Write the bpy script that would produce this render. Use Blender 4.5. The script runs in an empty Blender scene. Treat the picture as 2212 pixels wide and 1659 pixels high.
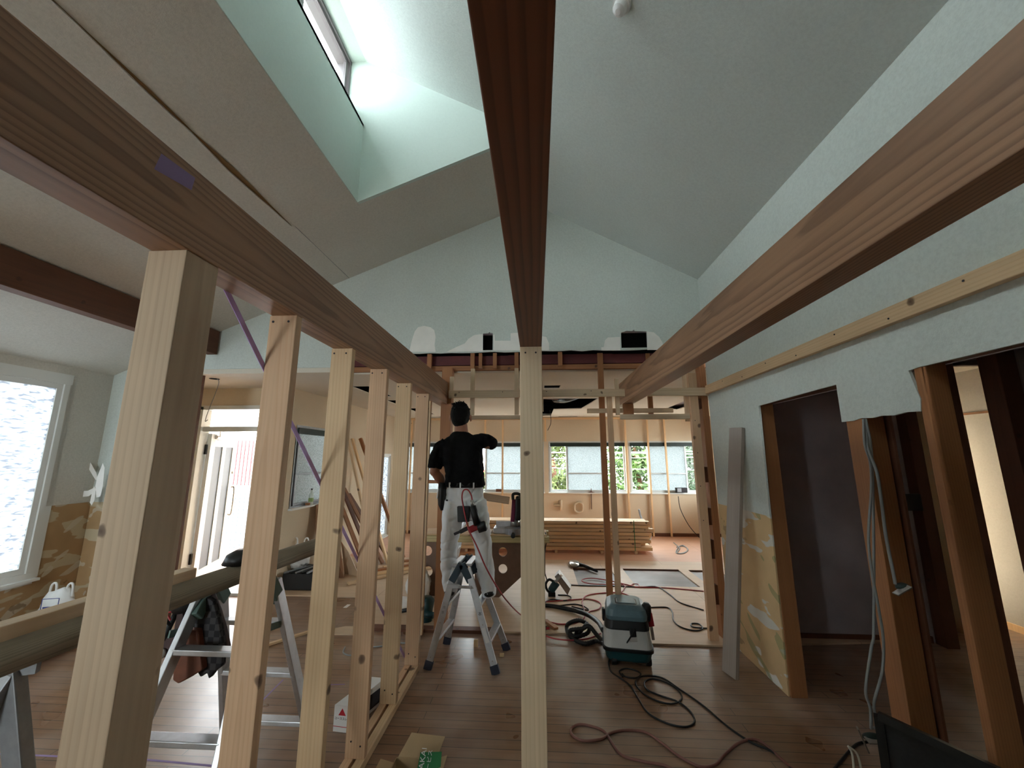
import bpy, bmesh, math, random
from mathutils import Vector, Matrix, noise
from mathutils.geometry import tessellate_polygon
random.seed(7)
C = bpy.context.scene.collection
sc = bpy.context.scene
V = Vector
# ------------------------------------------------------------------ camera, sky, exposure
F, CX, CY, H = 860.0, 1106.0, 829.5, 1.55
d = V(((1160-CX)/F, -(990-CY)/F, 1.0)).normalized()          # world +Y seen from the camera (right, up, forward)
p = math.atan2(-d.y, d.z)
z_ = V((0, math.cos(p), math.sin(p))); z_ = (z_ - d*z_.dot(d)).normalized()
x_ = d.cross(z_)
if x_.x < 0: x_ = -x_
R3 = Matrix((x_, d, z_))                                      # rows: world axes in camera terms
right, up, fwd = R3.col[0], R3.col[1], R3.col[2]
cam = bpy.data.cameras.new('camera'); co = bpy.data.objects.new('camera', cam); C.objects.link(co)
cam.sensor_width = 36.0; cam.lens = 36.0*F/2212.0; cam.clip_start = 0.02; cam.clip_end = 200
co.matrix_world = Matrix(((right[0], up[0], -fwd[0], 0), (right[1], up[1], -fwd[1], 0), (right[2], up[2], -fwd[2], H), (0, 0, 0, 1)))
sc.camera = co
w = bpy.data.worlds.new('overcast'); sc.world = w; w.use_nodes = True
bg = w.node_tree.nodes['Background']; bg.inputs[0].default_value = (0.90, 0.96, 1.0, 1); bg.inputs[1].default_value = 1.0
sc.view_settings.view_transform = 'Standard'; sc.view_settings.look = 'None'
sc.view_settings.gamma = 1; sc.view_settings.use_curve_mapping = False
sc.view_settings.exposure = 5.05
sc.cycles.use_denoising = True
sc.cycles.max_bounces = 10; sc.cycles.diffuse_bounces = 7; sc.cycles.transparent_max_bounces = 12
sc.cycles.sample_clamp_indirect = 6.0
def portal(cen, nrm, sx, sy):                                 # guides sky light through a window opening
    l = bpy.data.lights.new('portal', 'AREA'); l.shape = 'RECTANGLE'; l.size = sx; l.size_y = sy
    l.cycles.is_portal = True
    o = bpy.data.objects.new('window_portal', l); C.objects.link(o); o.location = cen
    o.rotation_euler = V(nrm).to_track_quat('-Z', 'Y').to_euler()
portal((0.0, 8.68, 1.36), (0, -1, 0), 7.0, 1.1)
portal((-4.56, 1.85, 1.4), (1, 0, 0), 1.8, 3.3)
portal((-1.68, .4, 4.83), (1, 0, 0), 0.5, 5.0)
portal((-3.1, -3.02, 1.7), (0, 1, 0), 1.2, 1.2)
portal((3.9, 7.5, 1.4), (-1, 0, 0), 1.1, 1.2)
portal((-3.78, 4.82, 1.1), (0, -1, 0), 0.86, 2.2)
portal((-3.1, 5.25, 1.43), (1, 0, 0), 1.0, 0.82)
portal((3.92, 4.74, 1.1), (0, -1, 0), 0.75, 1.8)

# ------------------------------------------------------------------ helpers
def ray(px, py): return R3 @ V(((px-CX)/F, -(py-CY)/F, 1.0))
def atZ(px, py, z=0.0): r = ray(px, py); return V((0, 0, H)) + r*((z-H)/r.z)
def atY(px, py, y): r = ray(px, py); return V((0, 0, H)) + r*(y/r.y)
def atX(px, py, x): r = ray(px, py); return V((0, 0, H)) + r*(x/r.x)
def s2l(c): return tuple(((v/255)/12.92 if v/255 <= .04045 else ((v/255+.055)/1.055)**2.4) for v in c)
def tag(o, label=None, cat=None, group=None, kind=None):
    if label: o['label'] = label
    if cat: o['category'] = cat
    if group: o['group'] = group
    if kind: o['kind'] = kind
    return o
def link(name, me, mat=None, parent=None, loc=None):
    o = bpy.data.objects.new(name, me); C.objects.link(o)
    if mat: me.materials.append(mat)
    if loc is not None: o.location = loc
    if parent:
        o.parent = parent
        o.matrix_parent_inverse = (Matrix.Translation(parent.location) @ parent.rotation_euler.to_matrix().to_4x4()).inverted()
    return o
def thing(name, label, cat, loc, group=None, kind=None):
    o = bpy.data.objects.new(name, None); C.objects.link(o); o.location = loc; o.empty_display_size = .1
    return tag(o, label, cat, group, kind)
def mesh(name, vs, fs, mat=None, parent=None, smooth=False, loc=None):
    c = V((0, 0, 0))
    if loc is None and len(vs):
        c = V((sum(v[0] for v in vs)/len(vs), sum(v[1] for v in vs)/len(vs), sum(v[2] for v in vs)/len(vs)))
    me = bpy.data.meshes.new(name); me.from_pydata([tuple(V(v)-c) for v in vs], [], fs); me.update()
    bm = bmesh.new(); bm.from_mesh(me); bmesh.ops.recalc_face_normals(bm, faces=bm.faces); bm.to_mesh(me); bm.free()
    if smooth: me.polygons.foreach_set('use_smooth', [True]*len(me.polygons))
    return link(name, me, mat, parent, c)
class MB:
    def __init__(s): s.v = []; s.f = []
    def add(s, vs, fs):
        n = len(s.v); s.v += [V(v) for v in vs]; s.f += [tuple(i+n for i in f) for f in fs]
    def box(s, a, b):
        x0, y0, z0 = a; x1, y1, z1 = b
        s.add([(x0,y0,z0),(x1,y0,z0),(x1,y1,z0),(x0,y1,z0),(x0,y0,z1),(x1,y0,z1),(x1,y1,z1),(x0,y1,z1)],
              [(0,3,2,1),(4,5,6,7),(0,1,5,4),(1,2,6,5),(2,3,7,6),(3,0,4,7)])
    def bar(s, p0, p1, a, b, side=(1,0,0)):                    # a = size along side, b = the other
        p0, p1 = V(p0), V(p1); t = (p1-p0).normalized(); u = V(side); u = (u-t*u.dot(t)).normalized(); v = t.cross(u)
        q = []
        for P in (p0, p1):
            for i, j in ((-1,-1),(1,-1),(1,1),(-1,1)): q.append(P+u*(a/2*i)+v*(b/2*j))
        s.add(q, [(0,3,2,1),(4,5,6,7),(0,1,5,4),(1,2,6,5),(2,3,7,6),(3,0,4,7)])
    def tube(s, pts, r, n=8, cap=True, flat=None):
        pts = [V(q) for q in pts]; m = len(pts); rr = r if isinstance(r, (list, tuple)) else [r]*m
        t0 = (pts[1]-pts[0]).normalized(); u = t0.orthogonal().normalized(); base = len(s.v)
        for i in range(m):
            t = (pts[min(i+1, m-1)]-pts[max(i-1, 0)]).normalized()
            u = (u-t*u.dot(t)).normalized(); v = t.cross(u)
            for k in range(n):
                a = 2*math.pi*k/n; s.v.append(pts[i]+(u*math.cos(a)+v*math.sin(a))*rr[i])
        for i in range(m-1):
            for k in range(n):
                a = base+i*n+k; b = base+i*n+(k+1) % n; s.f.append((a, b, b+n, a+n))
        if cap:
            s.f.append(tuple(base+k for k in range(n))[::-1]); s.f.append(tuple(base+(m-1)*n+k for k in range(n)))
    def loft(s, rings, n=20, ref=(0,1,0)):                     # rings: (centre, rx, ry[, axis_u, axis_v])
        base = len(s.v); m = len(rings)
        for i, rg in enumerate(rings):
            c, rx, ry = V(rg[0]), rg[1], rg[2]
            t = (V(rings[min(i+1, m-1)][0])-V(rings[max(i-1, 0)][0])).normalized()
            v = V(ref); v = (v-t*v.dot(t)).normalized(); u = v.cross(t)
            for k in range(n):
                a = 2*math.pi*k/n; s.v.append(c+u*(rx*math.cos(a))+v*(ry*math.sin(a)))
        for i in range(m-1):
            for k in range(n):
                a = base+i*n+k; b = base+i*n+(k+1) % n; s.f.append((a, b, b+n, a+n))
        s.f.append(tuple(base+k for k in range(n))[::-1]); s.f.append(tuple(base+(m-1)*n+k for k in range(n)))
    def ball(s, c, rx, ry, rz, n=16, m=10):
        base = len(s.v); c = V(c)
        for i in range(1, m):
            th = math.pi*i/m
            for k in range(n):
                a = 2*math.pi*k/n; s.v.append(c+V((rx*math.sin(th)*math.cos(a), ry*math.sin(th)*math.sin(a), rz*math.cos(th))))
        t = len(s.v); s.v.append(c+V((0,0,rz))); s.v.append(c-V((0,0,rz)))
        for i in range(m-2):
            for k in range(n):
                a = base+i*n+k; b = base+i*n+(k+1) % n; s.f.append((a, a+n, b+n, b))
        for k in range(n):
            s.f.append((t, base+k, base+(k+1) % n)); s.f.append((t+1, base+(m-2)*n+(k+1) % n, base+(m-2)*n+k))
    def build(s, name, mat, parent=None, smooth=False, bevel=0, remesh=0, sm=0, disp=None):
        o = mesh(name, s.v, s.f, mat, parent, smooth)
        if bevel:
            bm = bmesh.new(); bm.from_mesh(o.data)
            es = [e for e in bm.edges if e.is_manifold and e.calc_face_angle(0) > .6]
            bmesh.ops.bevel(bm, geom=es, offset=bevel, segments=2, affect='EDGES', profile=.5, clamp_overlap=True)
            bm.to_mesh(o.data); bm.free()
        if remesh:
            md = o.modifiers.new('r', 'REMESH'); md.mode = 'VOXEL'; md.voxel_size = remesh; md.use_smooth_shade = True
            if sm:
                m2 = o.modifiers.new('s', 'SMOOTH'); m2.factor = .5; m2.iterations = sm
            dg = bpy.context.evaluated_depsgraph_get(); me = bpy.data.meshes.new_from_object(o.evaluated_get(dg))
            o.modifiers.clear(); old = o.data; o.data = me
            if not me.materials: me.materials.append(mat)
            if disp:
                me.update(); ns = [v.normal.copy() for v in me.vertices]
                for v, nn in zip(me.vertices, ns):
                    v.co += nn*disp(v.co+o.location)
            me.polygons.foreach_set('use_smooth', [True]*len(me.polygons)); me.update()
        return o
def boxo(name, a, b, mat, parent=None, bevel=.002):
    m = MB(); m.box([min(a[i], b[i]) for i in range(3)], [max(a[i], b[i]) for i in range(3)]); return m.build(name, mat, parent, bevel=bevel)
def timber(name, p0, p1, w, t, mat, side=(1,0,0), parent=None, bevel=.0025):
    """sawn piece from p0 to p1; local z runs along the grain; w along side, t across"""
    p0, p1 = V(p0), V(p1); L = (p1-p0).length; zz = (p1-p0).normalized()
    xx = V(side); xx = (xx-zz*xx.dot(zz)).normalized(); yy = zz.cross(xx)
    me = bpy.data.meshes.new(name); bm = bmesh.new(); bmesh.ops.create_cube(bm, size=1)
    for v in bm.verts: v.co = V((v.co.x*w, v.co.y*t, v.co.z*L))
    if bevel: bmesh.ops.bevel(bm, geom=bm.edges[:], offset=min(bevel, w*.2, t*.2), segments=2, affect='EDGES', profile=.5)
    bm.to_mesh(me); bm.free()
    o = bpy.data.objects.new(name, me); C.objects.link(o); me.materials.append(mat)
    M = Matrix((xx, yy, zz)).transposed(); o.location = (p0+p1)/2; o.rotation_euler = M.to_euler()
    if parent:
        o.parent = parent
        o.matrix_parent_inverse = (Matrix.Translation(parent.location) @ parent.rotation_euler.to_matrix().to_4x4()).inverted()
    return o
def plate(name, loops, mp, off, mat, parent=None):
    """flat board with holes; loops of 2-d points, mp maps them into the room, off is the thickness vector"""
    vs2 = [[V((a, b, 0)) for a, b in lp] for lp in loops]; tris = tessellate_polygon(vs2)
    flat = [q for lp in vs2 for q in lp]; P = [V(mp(q.x, q.y)) for q in flat]; n = len(P); off = V(off)
    fs = [tuple(t) for t in tris]+[tuple(i+n for i in t)[::-1] for t in tris]; k = 0
    for lp in vs2:
        m = len(lp)
        for i in range(m): a, b = k+i, k+(i+1) % m; fs.append((a, b, b+n, a+n))
        k += m
    return mesh(name, P+[q+off for q in P], fs, mat, parent)
def slab(name, pts, off, mat, parent=None):
    n = len(pts); pts = [V(q) for q in pts]; off = V(off)
    return mesh(name, pts+[q+off for q in pts], [tuple(range(n)), tuple(range(n, 2*n))[::-1]]+[(i, (i+1) % n, (i+1) % n+n, i+n) for i in range(n)], mat, parent)
def spline(pts, k=6):
    P = [V(q) for q in pts]; P = [P[0]*2-P[1]]+P+[P[-1]*2-P[-2]]; out = []
    for i in range(1, len(P)-2):
        a, b, c, e = P[i-1:i+3]
        for j in range(k):
            t = j/k; out.append(.5*((2*b)+(c-a)*t+(2*a-5*b+4*c-e)*t*t+(3*b-a-3*c+e)*t**3))
    return out+[P[-2]]
def cable(name, pts, r, mat, label=None, cat='cord', parent=None, k=6, n=8, group=None):
    m = MB(); m.tube(spline(pts, k), r, n); o = m.build(name, mat, parent, smooth=True)
    return tag(o, label, cat, group) if label else o
def floor_path(px, r, z=0.0): return [atZ(a, b, z+r) for a, b in px]
def text(name, s, size, mat, M, parent=None, ext=.0006):
    cu = bpy.data.curves.new(name, 'FONT'); cu.body = s; cu.size = size; cu.extrude = ext; cu.align_x = 'CENTER'; cu.align_y = 'CENTER'
    t = bpy.data.objects.new(name, cu); C.objects.link(t)
    dg = bpy.context.evaluated_depsgraph_get(); me = bpy.data.meshes.new_from_object(t.evaluated_get(dg)); bpy.data.objects.remove(t)
    o = link(name, me, mat, None); o.matrix_world = M
    if parent:
        o.parent = parent
        o.matrix_parent_inverse = (Matrix.Translation(parent.location) @ parent.rotation_euler.to_matrix().to_4x4()).inverted()
    return o
def frame_mat(o, x, y):                                        # matrix with local x, y given
    x = V(x).normalized(); y = V(y); y = (y-x*y.dot(x)).normalized(); z = x.cross(y)
    M = Matrix((x, y, z)).transposed().to_4x4(); M.translation = V(o); return M

# ------------------------------------------------------------------ materials
def newmat(name):
    m = bpy.data.materials.new(name); m.use_nodes = True; nt = m.node_tree; return m, nt, nt.nodes['Principled BSDF']
def nd(nt, t, **kw):
    n = nt.nodes.new(t)
    for k, v in kw.items():
        if k.startswith('i_'): n.inputs[int(k[2:])].default_value = v
        else: setattr(n, k, v)
    return n
def ramp(nt, fac, stops):
    r = nt.nodes.new('ShaderNodeValToRGB'); e = r.color_ramp.elements
    while len(e) < len(stops): e.new(.5)
    for q, (pos, c) in zip(e, stops): q.position = pos; q.color = (*c[:3], 1)
    nt.links.new(fac, r.inputs[0]); return r.outputs[0]
def mixc(nt, f, a, b, mode='MIX'):
    n = nt.nodes.new('ShaderNodeMix'); n.data_type = 'RGBA'; n.blend_type = mode
    for s, v in ((0, f), (6, a), (7, b)):
        if isinstance(v, (int, float)): n.inputs[s].default_value = v
        elif isinstance(v, tuple): n.inputs[s].default_value = (*v[:3], 1)
        else: nt.links.new(v, n.inputs[s])
    return n.outputs[2]
def coord(nt, rnd=(0,0,0), scale=(1,1,1), rot=(0,0,0), world=False):
    L = nt.links
    if world: src = nd(nt, 'ShaderNodeNewGeometry').outputs['Position']
    else: src = nd(nt, 'ShaderNodeTexCoord').outputs['Object']
    if any(rnd):
        oi = nd(nt, 'ShaderNodeObjectInfo'); cm = nd(nt, 'ShaderNodeVectorMath', operation='MULTIPLY_ADD')
        L.new(oi.outputs['Random'], cm.inputs[0]); cm.inputs[1].default_value = rnd; L.new(src, cm.inputs[2]); src = cm.outputs[0]
    m1 = nd(nt, 'ShaderNodeMapping'); m1.inputs['Rotation'].default_value = rot; L.new(src, m1.inputs[0])
    m2 = nd(nt, 'ShaderNodeMapping'); m2.inputs['Scale'].default_value = scale; L.new(m1.outputs[0], m2.inputs[0])
    return m2.outputs[0], src
def noisef(nt, vec, scale, detail=4, rough=.55, dist=0):
    n = nd(nt, 'ShaderNodeTexNoise'); n.inputs['Scale'].default_value = scale; n.inputs['Detail'].default_value = detail
    n.inputs['Roughness'].default_value = rough; n.inputs['Distortion'].default_value = dist
    nt.links.new(vec, n.inputs['Vector']); return n.outputs['Fac']
def bump(nt, bs, h, strength=.3, dist=.01):
    b = nd(nt, 'ShaderNodeBump'); b.inputs['Strength'].default_value = strength; b.inputs['Distance'].default_value = dist
    nt.links.new(h, b.inputs['Height']); nt.links.new(b.outputs[0], bs.inputs['Normal'])
def wood(name, light, dark, ring=38, knots=.085, rough=.62, streak=.5, cathedral=.02, knotc=(70,42,25), tint=None):
    m, nt, bs = newmat(name); li, da = s2l(light), s2l(dark)
    v, src = coord(nt, (.31, .23, 6.1), (1, 1, .1), (cathedral, cathedral*.7, 0))
    wv = nd(nt, 'ShaderNodeTexWave', wave_type='RINGS', rings_direction='Z', wave_profile='SAW')
    wv.inputs['Scale'].default_value = ring; wv.inputs['Distortion'].default_value = 2.2; wv.inputs['Detail'].default_value = 2
    wv.inputs['Detail Scale'].default_value = 1.2; nt.links.new(v, wv.inputs['Vector'])
    c = ramp(nt, wv.outputs['Fac'], [(0, li), (.4, li), (.9, da), (1, li)])
    v2, _ = coord(nt, (.31, .23, 6.1), (60, 60, 1.2)); f2 = noisef(nt, v2, 1.0, 3)
    base = mixc(nt, 1-streak, c, li)
    st = ramp(nt, f2, [(.3, tuple(x*.82 for x in li)), (.7, tuple(min(1, x*1.1) for x in li))])
    base = mixc(nt, .45, base, st)
    f3 = noisef(nt, src, 1.3, 3); blo = ramp(nt, f3, [(.3, (.84, .8, .76)), (.7, (1.06, 1.05, 1.04))]); base = mixc(nt, 1, base, blo, 'MULTIPLY')
    if knots:
        vo = nd(nt, 'ShaderNodeTexVoronoi'); vo.inputs['Scale'].default_value = 6.2; kn = nd(nt, 'ShaderNodeTexNoise'); kn.inputs['Scale'].default_value = 14; nt.links.new(src, kn.inputs['Vector']); kv = nd(nt, 'ShaderNodeVectorMath', operation='MULTIPLY_ADD'); nt.links.new(kn.outputs['Color'], kv.inputs[0]); kv.inputs[1].default_value = (.035, .035, .05); nt.links.new(src, kv.inputs[2]); nt.links.new(kv.outputs[0], vo.inputs['Vector'])
        kf = ramp(nt, vo.outputs['Distance'], [(0, (1, 1, 1)), (knots*1.2, (.7, .7, .7)), (knots*1.7, (0, 0, 0)), (1, (0, 0, 0))])
        base = mixc(nt, kf, base, s2l(knotc))
    nt.links.new(base, bs.inputs['Base Color']); bs.inputs['Roughness'].default_value = rough
    bump(nt, bs, f2, .15, .002); return m
def plain(name, col, rough=.6, metal=0, nscale=0, namt=.15, bmp=0, spec=.5, world=False):
    m, nt, bs = newmat(name); c = s2l(col); bs.inputs['Roughness'].default_value = rough; bs.inputs['Metallic'].default_value = metal
    bs.inputs['Specular IOR Level'].default_value = spec
    bs.inputs['Base Color'].default_value = (*c, 1)
    if nscale:
        v, s = coord(nt, (3, 3, 3), world=world); f = noisef(nt, v, nscale, 5)
        nt.links.new(ramp(nt, f, [(.3, tuple(x*(1-namt) for x in c)), (.7, tuple(min(1, x*(1+namt)) for x in c))]), bs.inputs['Base Color'])
        if bmp: bump(nt, bs, f, bmp, .005)
    return m
def wallpaper(name, col, speck=.12, blot=.08, bstr=.35):
    m, nt, bs = newmat(name); c = s2l(col); v, s = coord(nt, world=True)
    f = noisef(nt, v, 60, 6, .7); g = noisef(nt, v, 1.1, 4); h = noisef(nt, v, 190, 3, .7)
    a = ramp(nt, f, [(.32, tuple(x*(1-speck) for x in c)), (.6, c)])
    a = mixc(nt, 1, a, ramp(nt, g, [(.3, (1-blot, 1-blot*1.05, 1-blot*1.15)), (.7, (1, 1, 1))]), 'MULTIPLY')
    nt.links.new(a, bs.inputs['Base Color']); bs.inputs['Roughness'].default_value = .85; bs.inputs['Specular IOR Level'].default_value = .2
    b = nd(nt, 'ShaderNodeMath', operation='ADD'); nt.links.new(f, b.inputs[0]); nt.links.new(h, b.inputs[1]); bump(nt, bs, b.outputs[0], bstr, .004)
    return m
M = {}
M['wallp'] = wallpaper('embossed wallpaper', (211, 217, 211))
M['ceilp'] = wallpaper('ceiling paper', (218, 213, 203), .12, .08)
M['ceilr'] = wallpaper('ceiling paper with painted cool light', (222, 228, 224), .10, .08)  # same paper for the right slope, its cooler light put into the colour
M['dorm'] = wallpaper('clerestory paper', (206, 219, 212), .04, .03, .15)
M['farw'] = wallpaper('beige board', (214, 196, 170), .06, .1, .2)
M['farc'] = wallpaper('far ceiling board', (218, 208, 192), .05, .06, .2)
M['sidew'] = wallpaper('side room paper', (204, 198, 190), .08, .1, .2)
M['gyp'] = plain('bare gypsum face', (240, 236, 230), .9, 0, 6, .05)
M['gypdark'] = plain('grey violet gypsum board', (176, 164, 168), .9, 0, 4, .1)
M['pine'] = wood('pale pine', (220, 190, 152), (190, 144, 102), 20)
M['pine2'] = wood('pinkish pine', (216, 180, 146), (184, 132, 96), 22)
M['spruce'] = wood('pale spruce', (220, 196, 166), (186, 156, 120), 17, .06)
M['sprucedull'] = wood('dull spruce', (200, 176, 150), (158, 130, 102), 16, .07)
M['batten'] = wood('white wood batten', (232, 196, 150), (210, 168, 120), 40, .05)
M['beam'] = wood('weathered brown beam', (172, 132, 102), (96, 62, 44), 26, .0, .5, .95, .02)
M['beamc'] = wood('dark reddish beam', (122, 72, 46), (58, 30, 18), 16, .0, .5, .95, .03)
M['oldwood'] = wood('old brown post wood', (168, 114, 72), (118, 72, 42), 30, .07)
M['darkwood'] = wood('dark old wood', (104, 62, 38), (72, 40, 24), 30, .07)
M['grayplank'] = wood('grey weathered plank', (170, 158, 150), (126, 114, 106), 60, 0, .85, .7)
M['greylog'] = wood('grey weathered log', (140, 130, 112), (84, 76, 64), 50, 0, .85, .8)
M['lvl'] = wood('pale greenish laminated timber', (206, 188, 140), (160, 148, 96), 16, 0, .6, .9, 0)
M['redsteel'] = plain('red oxide steel', (96, 34, 34), .6, 0, 8, .2)
M['ply_brown'] = plain('brown film plywood', (112, 84, 66), .6, 0, 14, .12)
M['hardboard'] = plain('brown board', (150, 106, 74), .7, 0, 10, .1)
M['alu'] = plain('aluminium', (200, 202, 206), .38, .85, 30, .08)
M['alud'] = plain('dull aluminium', (150, 152, 156), .5, .7, 30, .1)
M['sash'] = plain('window sash', (206, 208, 206), .45, .2)
M['whitepaint'] = plain('white paint', (226, 226, 222), .45)
M['bluegrey'] = plain('blue grey panel', (50, 60, 72), .5)
M['black'] = plain('black plastic', (14, 14, 15), .45)
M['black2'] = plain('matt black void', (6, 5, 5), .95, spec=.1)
M['dkgreen'] = plain('dark green blind box', (28, 42, 38), .5)
M['teal'] = plain('teal plastic', (86, 110, 118), .4, 0, 20, .08)
M['teald'] = plain('dark teal plastic', (22, 62, 66), .4)
M['greyplastic'] = plain('light grey plastic', (186, 184, 180), .45, 0, 12, .04)
M['hinge'] = plain('blue grey hinge plastic', (62, 80, 94), .5)
M['footp'] = plain('dark rubber', (44, 46, 62), .7)
M['greenhinge'] = plain('green hinge plastic', (88, 112, 106), .5)
M['red'] = plain('red plastic', (150, 24, 34), .4)
M['redcord'] = plain('red air hose', (168, 52, 56), .45)
M['browncord'] = plain('brown rubber cord', (128, 84, 74), .5)
M['greycord'] = plain('grey cable', (140, 142, 142), .5)
M['whitecord'] = plain('white wire', (215, 212, 200), .5)
M['purple'] = plain('purple strap', (206, 176, 242), .6)
M['trace'] = plain('faint purple chalk', (150, 128, 168), .9)
M['skin'] = plain('skin', (176, 124, 98), .5, 0, 40, .06)
M['hair'] = plain('black hair', (17, 14, 14), .75, 0, 120, .5, .5, .2)
M['shirt'] = plain('black shirt cloth', (20, 20, 21), .9, 0, 30, .2, spec=.15)
M['trouser'] = plain('light grey work trousers', (234, 236, 238), .85, 0, 9, .06, .2)
M['leather'] = plain('brown leather', (106, 58, 36), .55, 0, 18, .15)
M['leatherd'] = plain('dark brown leather', (66, 44, 42), .55, 0, 18, .15)
M['bag'] = plain('thin white plastic bag', (226, 224, 220), .4, 0, 9, .05)
M['card'] = plain('cardboard', (176, 148, 112), .8, 0, 12, .06)
M['white'] = plain('white card', (224, 222, 220), .6)
M['green'] = plain('green print', (18, 112, 56), .6)
M['redprint'] = plain('red print', (184, 28, 44), .6)
M['ink'] = plain('dark ink', (40, 36, 40), .7)
M['blueprint'] = plain('blue print', (60, 70, 140), .7)
M['magenta'] = plain('magenta machine housing', (120, 34, 70), .4)
M['steel'] = plain('steel', (176, 172, 166), .3, .9, 20, .1)
M['blockwood'] = wood('offcut', (214, 186, 144), (190, 156, 112), 50, 0)
M['concrete'] = plain('outdoor concrete', (176, 172, 166), .9, 0, 3, .08)
M['render'] = plain('white render', (236, 232, 228), .8, 0, 2, .03)
M['roof'] = plain('grey roof tile', (120, 120, 128), .7)
M['railing'] = plain('grey railing', (80, 88, 98), .5)
def bare_panel(name, base, patch, patch2):                     # board left after the paper was torn off
    m, nt, bs = newmat(name); v, s = coord(nt, (0, 0, 0), (1, 1, 1), world=True)
    c = s2l(base); f = noisef(nt, v, 2.6, 3, .5)
    a = ramp(nt, f, [(.35, tuple(x*.8 for x in c)), (.65, c)])
    v2, _ = coord(nt, (0, 0, 0), (2.2, 2.2, 6.5), world=True); g = noisef(nt, v2, 1.5, 2, .4)
    a = mixc(nt, ramp(nt, g, [(.575, (0, 0, 0)), (.59, (1, 1, 1))]), a, s2l(patch))
    v3, _ = coord(nt, (0, 0, 0), (6, 6, 2.2), (1, 0, 2), world=True); h = noisef(nt, v3, 1.7, 1, .3)
    a = mixc(nt, ramp(nt, h, [(.645, (0, 0, 0)), (.652, (.7, .7, .7))]), a, s2l(patch2))
    v4, _ = coord(nt, (0, 0, 0), (3, 3, 3), (2, 1, 0), world=True); k = noisef(nt, v4, 1.8, 3, .55)
    a = mixc(nt, ramp(nt, k, [(.63, (0, 0, 0)), (.65, (.7, .7, .7))]), a, tuple(x*.45 for x in c))
    nt.links.new(a, bs.inputs['Base Color']); bs.inputs['Roughness'].default_value = .85; return m
M['bareR'] = bare_panel('stripped board right', (218, 184, 136), (214, 210, 200), (150, 150, 104))
M['bareL'] = bare_panel('stripped board left', (184, 150, 108), (196, 180, 150), (206, 196, 176))
def floorwood(name, c1, c2, joint, row=.075, width=1.9, rough=.32):
    m, nt, bs = newmat(name); v, s = coord(nt, world=True)
    br = nd(nt, 'ShaderNodeTexBrick'); br.offset = .37; br.inputs['Color1'].default_value = (*s2l(c1), 1); br.inputs['Color2'].default_value = (*s2l(c2), 1)
    br.inputs['Mortar'].default_value = (*s2l(joint), 1); br.inputs['Scale'].default_value = 1; br.inputs['Mortar Size'].default_value = .0026
    br.inputs['Mortar Smooth'].default_value = .3
    br.inputs['Brick Width'].default_value = width; br.inputs['Row Height'].default_value = row; nt.links.new(v, br.inputs['Vector'])
    v2, _ = coord(nt, (0, 0, 0), (1.5, 30, 1), world=True); f = noisef(nt, v2, 1.2, 5)
    a = mixc(nt, 1, br.outputs['Color'], ramp(nt, f, [(.3, (.78, .76, .74)), (.7, (1.12, 1.1, 1.08))]), 'MULTIPLY')
    g = noisef(nt, v, 2.1, 3, .5)
    a = mixc(nt, ramp(nt, g, [(.40, (0, 0, 0)), (.72, (.42, .42, .42))]), a, s2l((190, 176, 164)))
    nt.links.new(a, bs.inputs['Base Color'])
    rr = nd(nt, 'ShaderNodeMapRange'); rr.inputs[3].default_value = rough; rr.inputs[4].default_value = rough+.22; nt.links.new(g, rr.inputs[0]); nt.links.new(rr.outputs[0], bs.inputs['Roughness'])
    return m
M['floor'] = floorwood('brown strip flooring', (142, 108, 82), (128, 97, 74), (54, 38, 30), rough=.2)
M['pitfloor'] = floorwood('dark strip flooring', (104, 92, 88), (92, 80, 76), (50, 40, 38), .09)
def plyf(name, col, joint):
    m, nt, bs = newmat(name); v, s = coord(nt, world=True)
    br = nd(nt, 'ShaderNodeTexBrick'); br.offset = .5; br.inputs['Color1'].default_value = (*s2l(col), 1); br.inputs['Color2'].default_value = (*s2l(tuple(x*.96 for x in col)), 1)
    br.inputs['Mortar'].default_value = (*s2l(joint), 1); br.inputs['Scale'].default_value = 1; br.inputs['Mortar Size'].default_value = .0022
    br.inputs['Brick Width'].default_value = 1.82; br.inputs['Row Height'].default_value = .91; nt.links.new(v, br.inputs['Vector'])
    v2, _ = coord(nt, (0, 0, 0), (1.2, 9, 1), world=True); f = noisef(nt, v2, 2, 4)
    a = mixc(nt, 1, br.outputs['Color'], ramp(nt, f, [(.35, (.9, .87, .84)), (.65, (1.03, 1.02, 1.0))]), 'MULTIPLY')
    nt.links.new(a, bs.inputs['Base Color']); bs.inputs['Roughness'].default_value = .5; return m
M['ply'] = plyf('floor plywood', (206, 180, 152), (150, 124, 100))
M['plyred'] = plyf('pinkish floor plywood', (206, 160, 132), (150, 108, 88))
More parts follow.
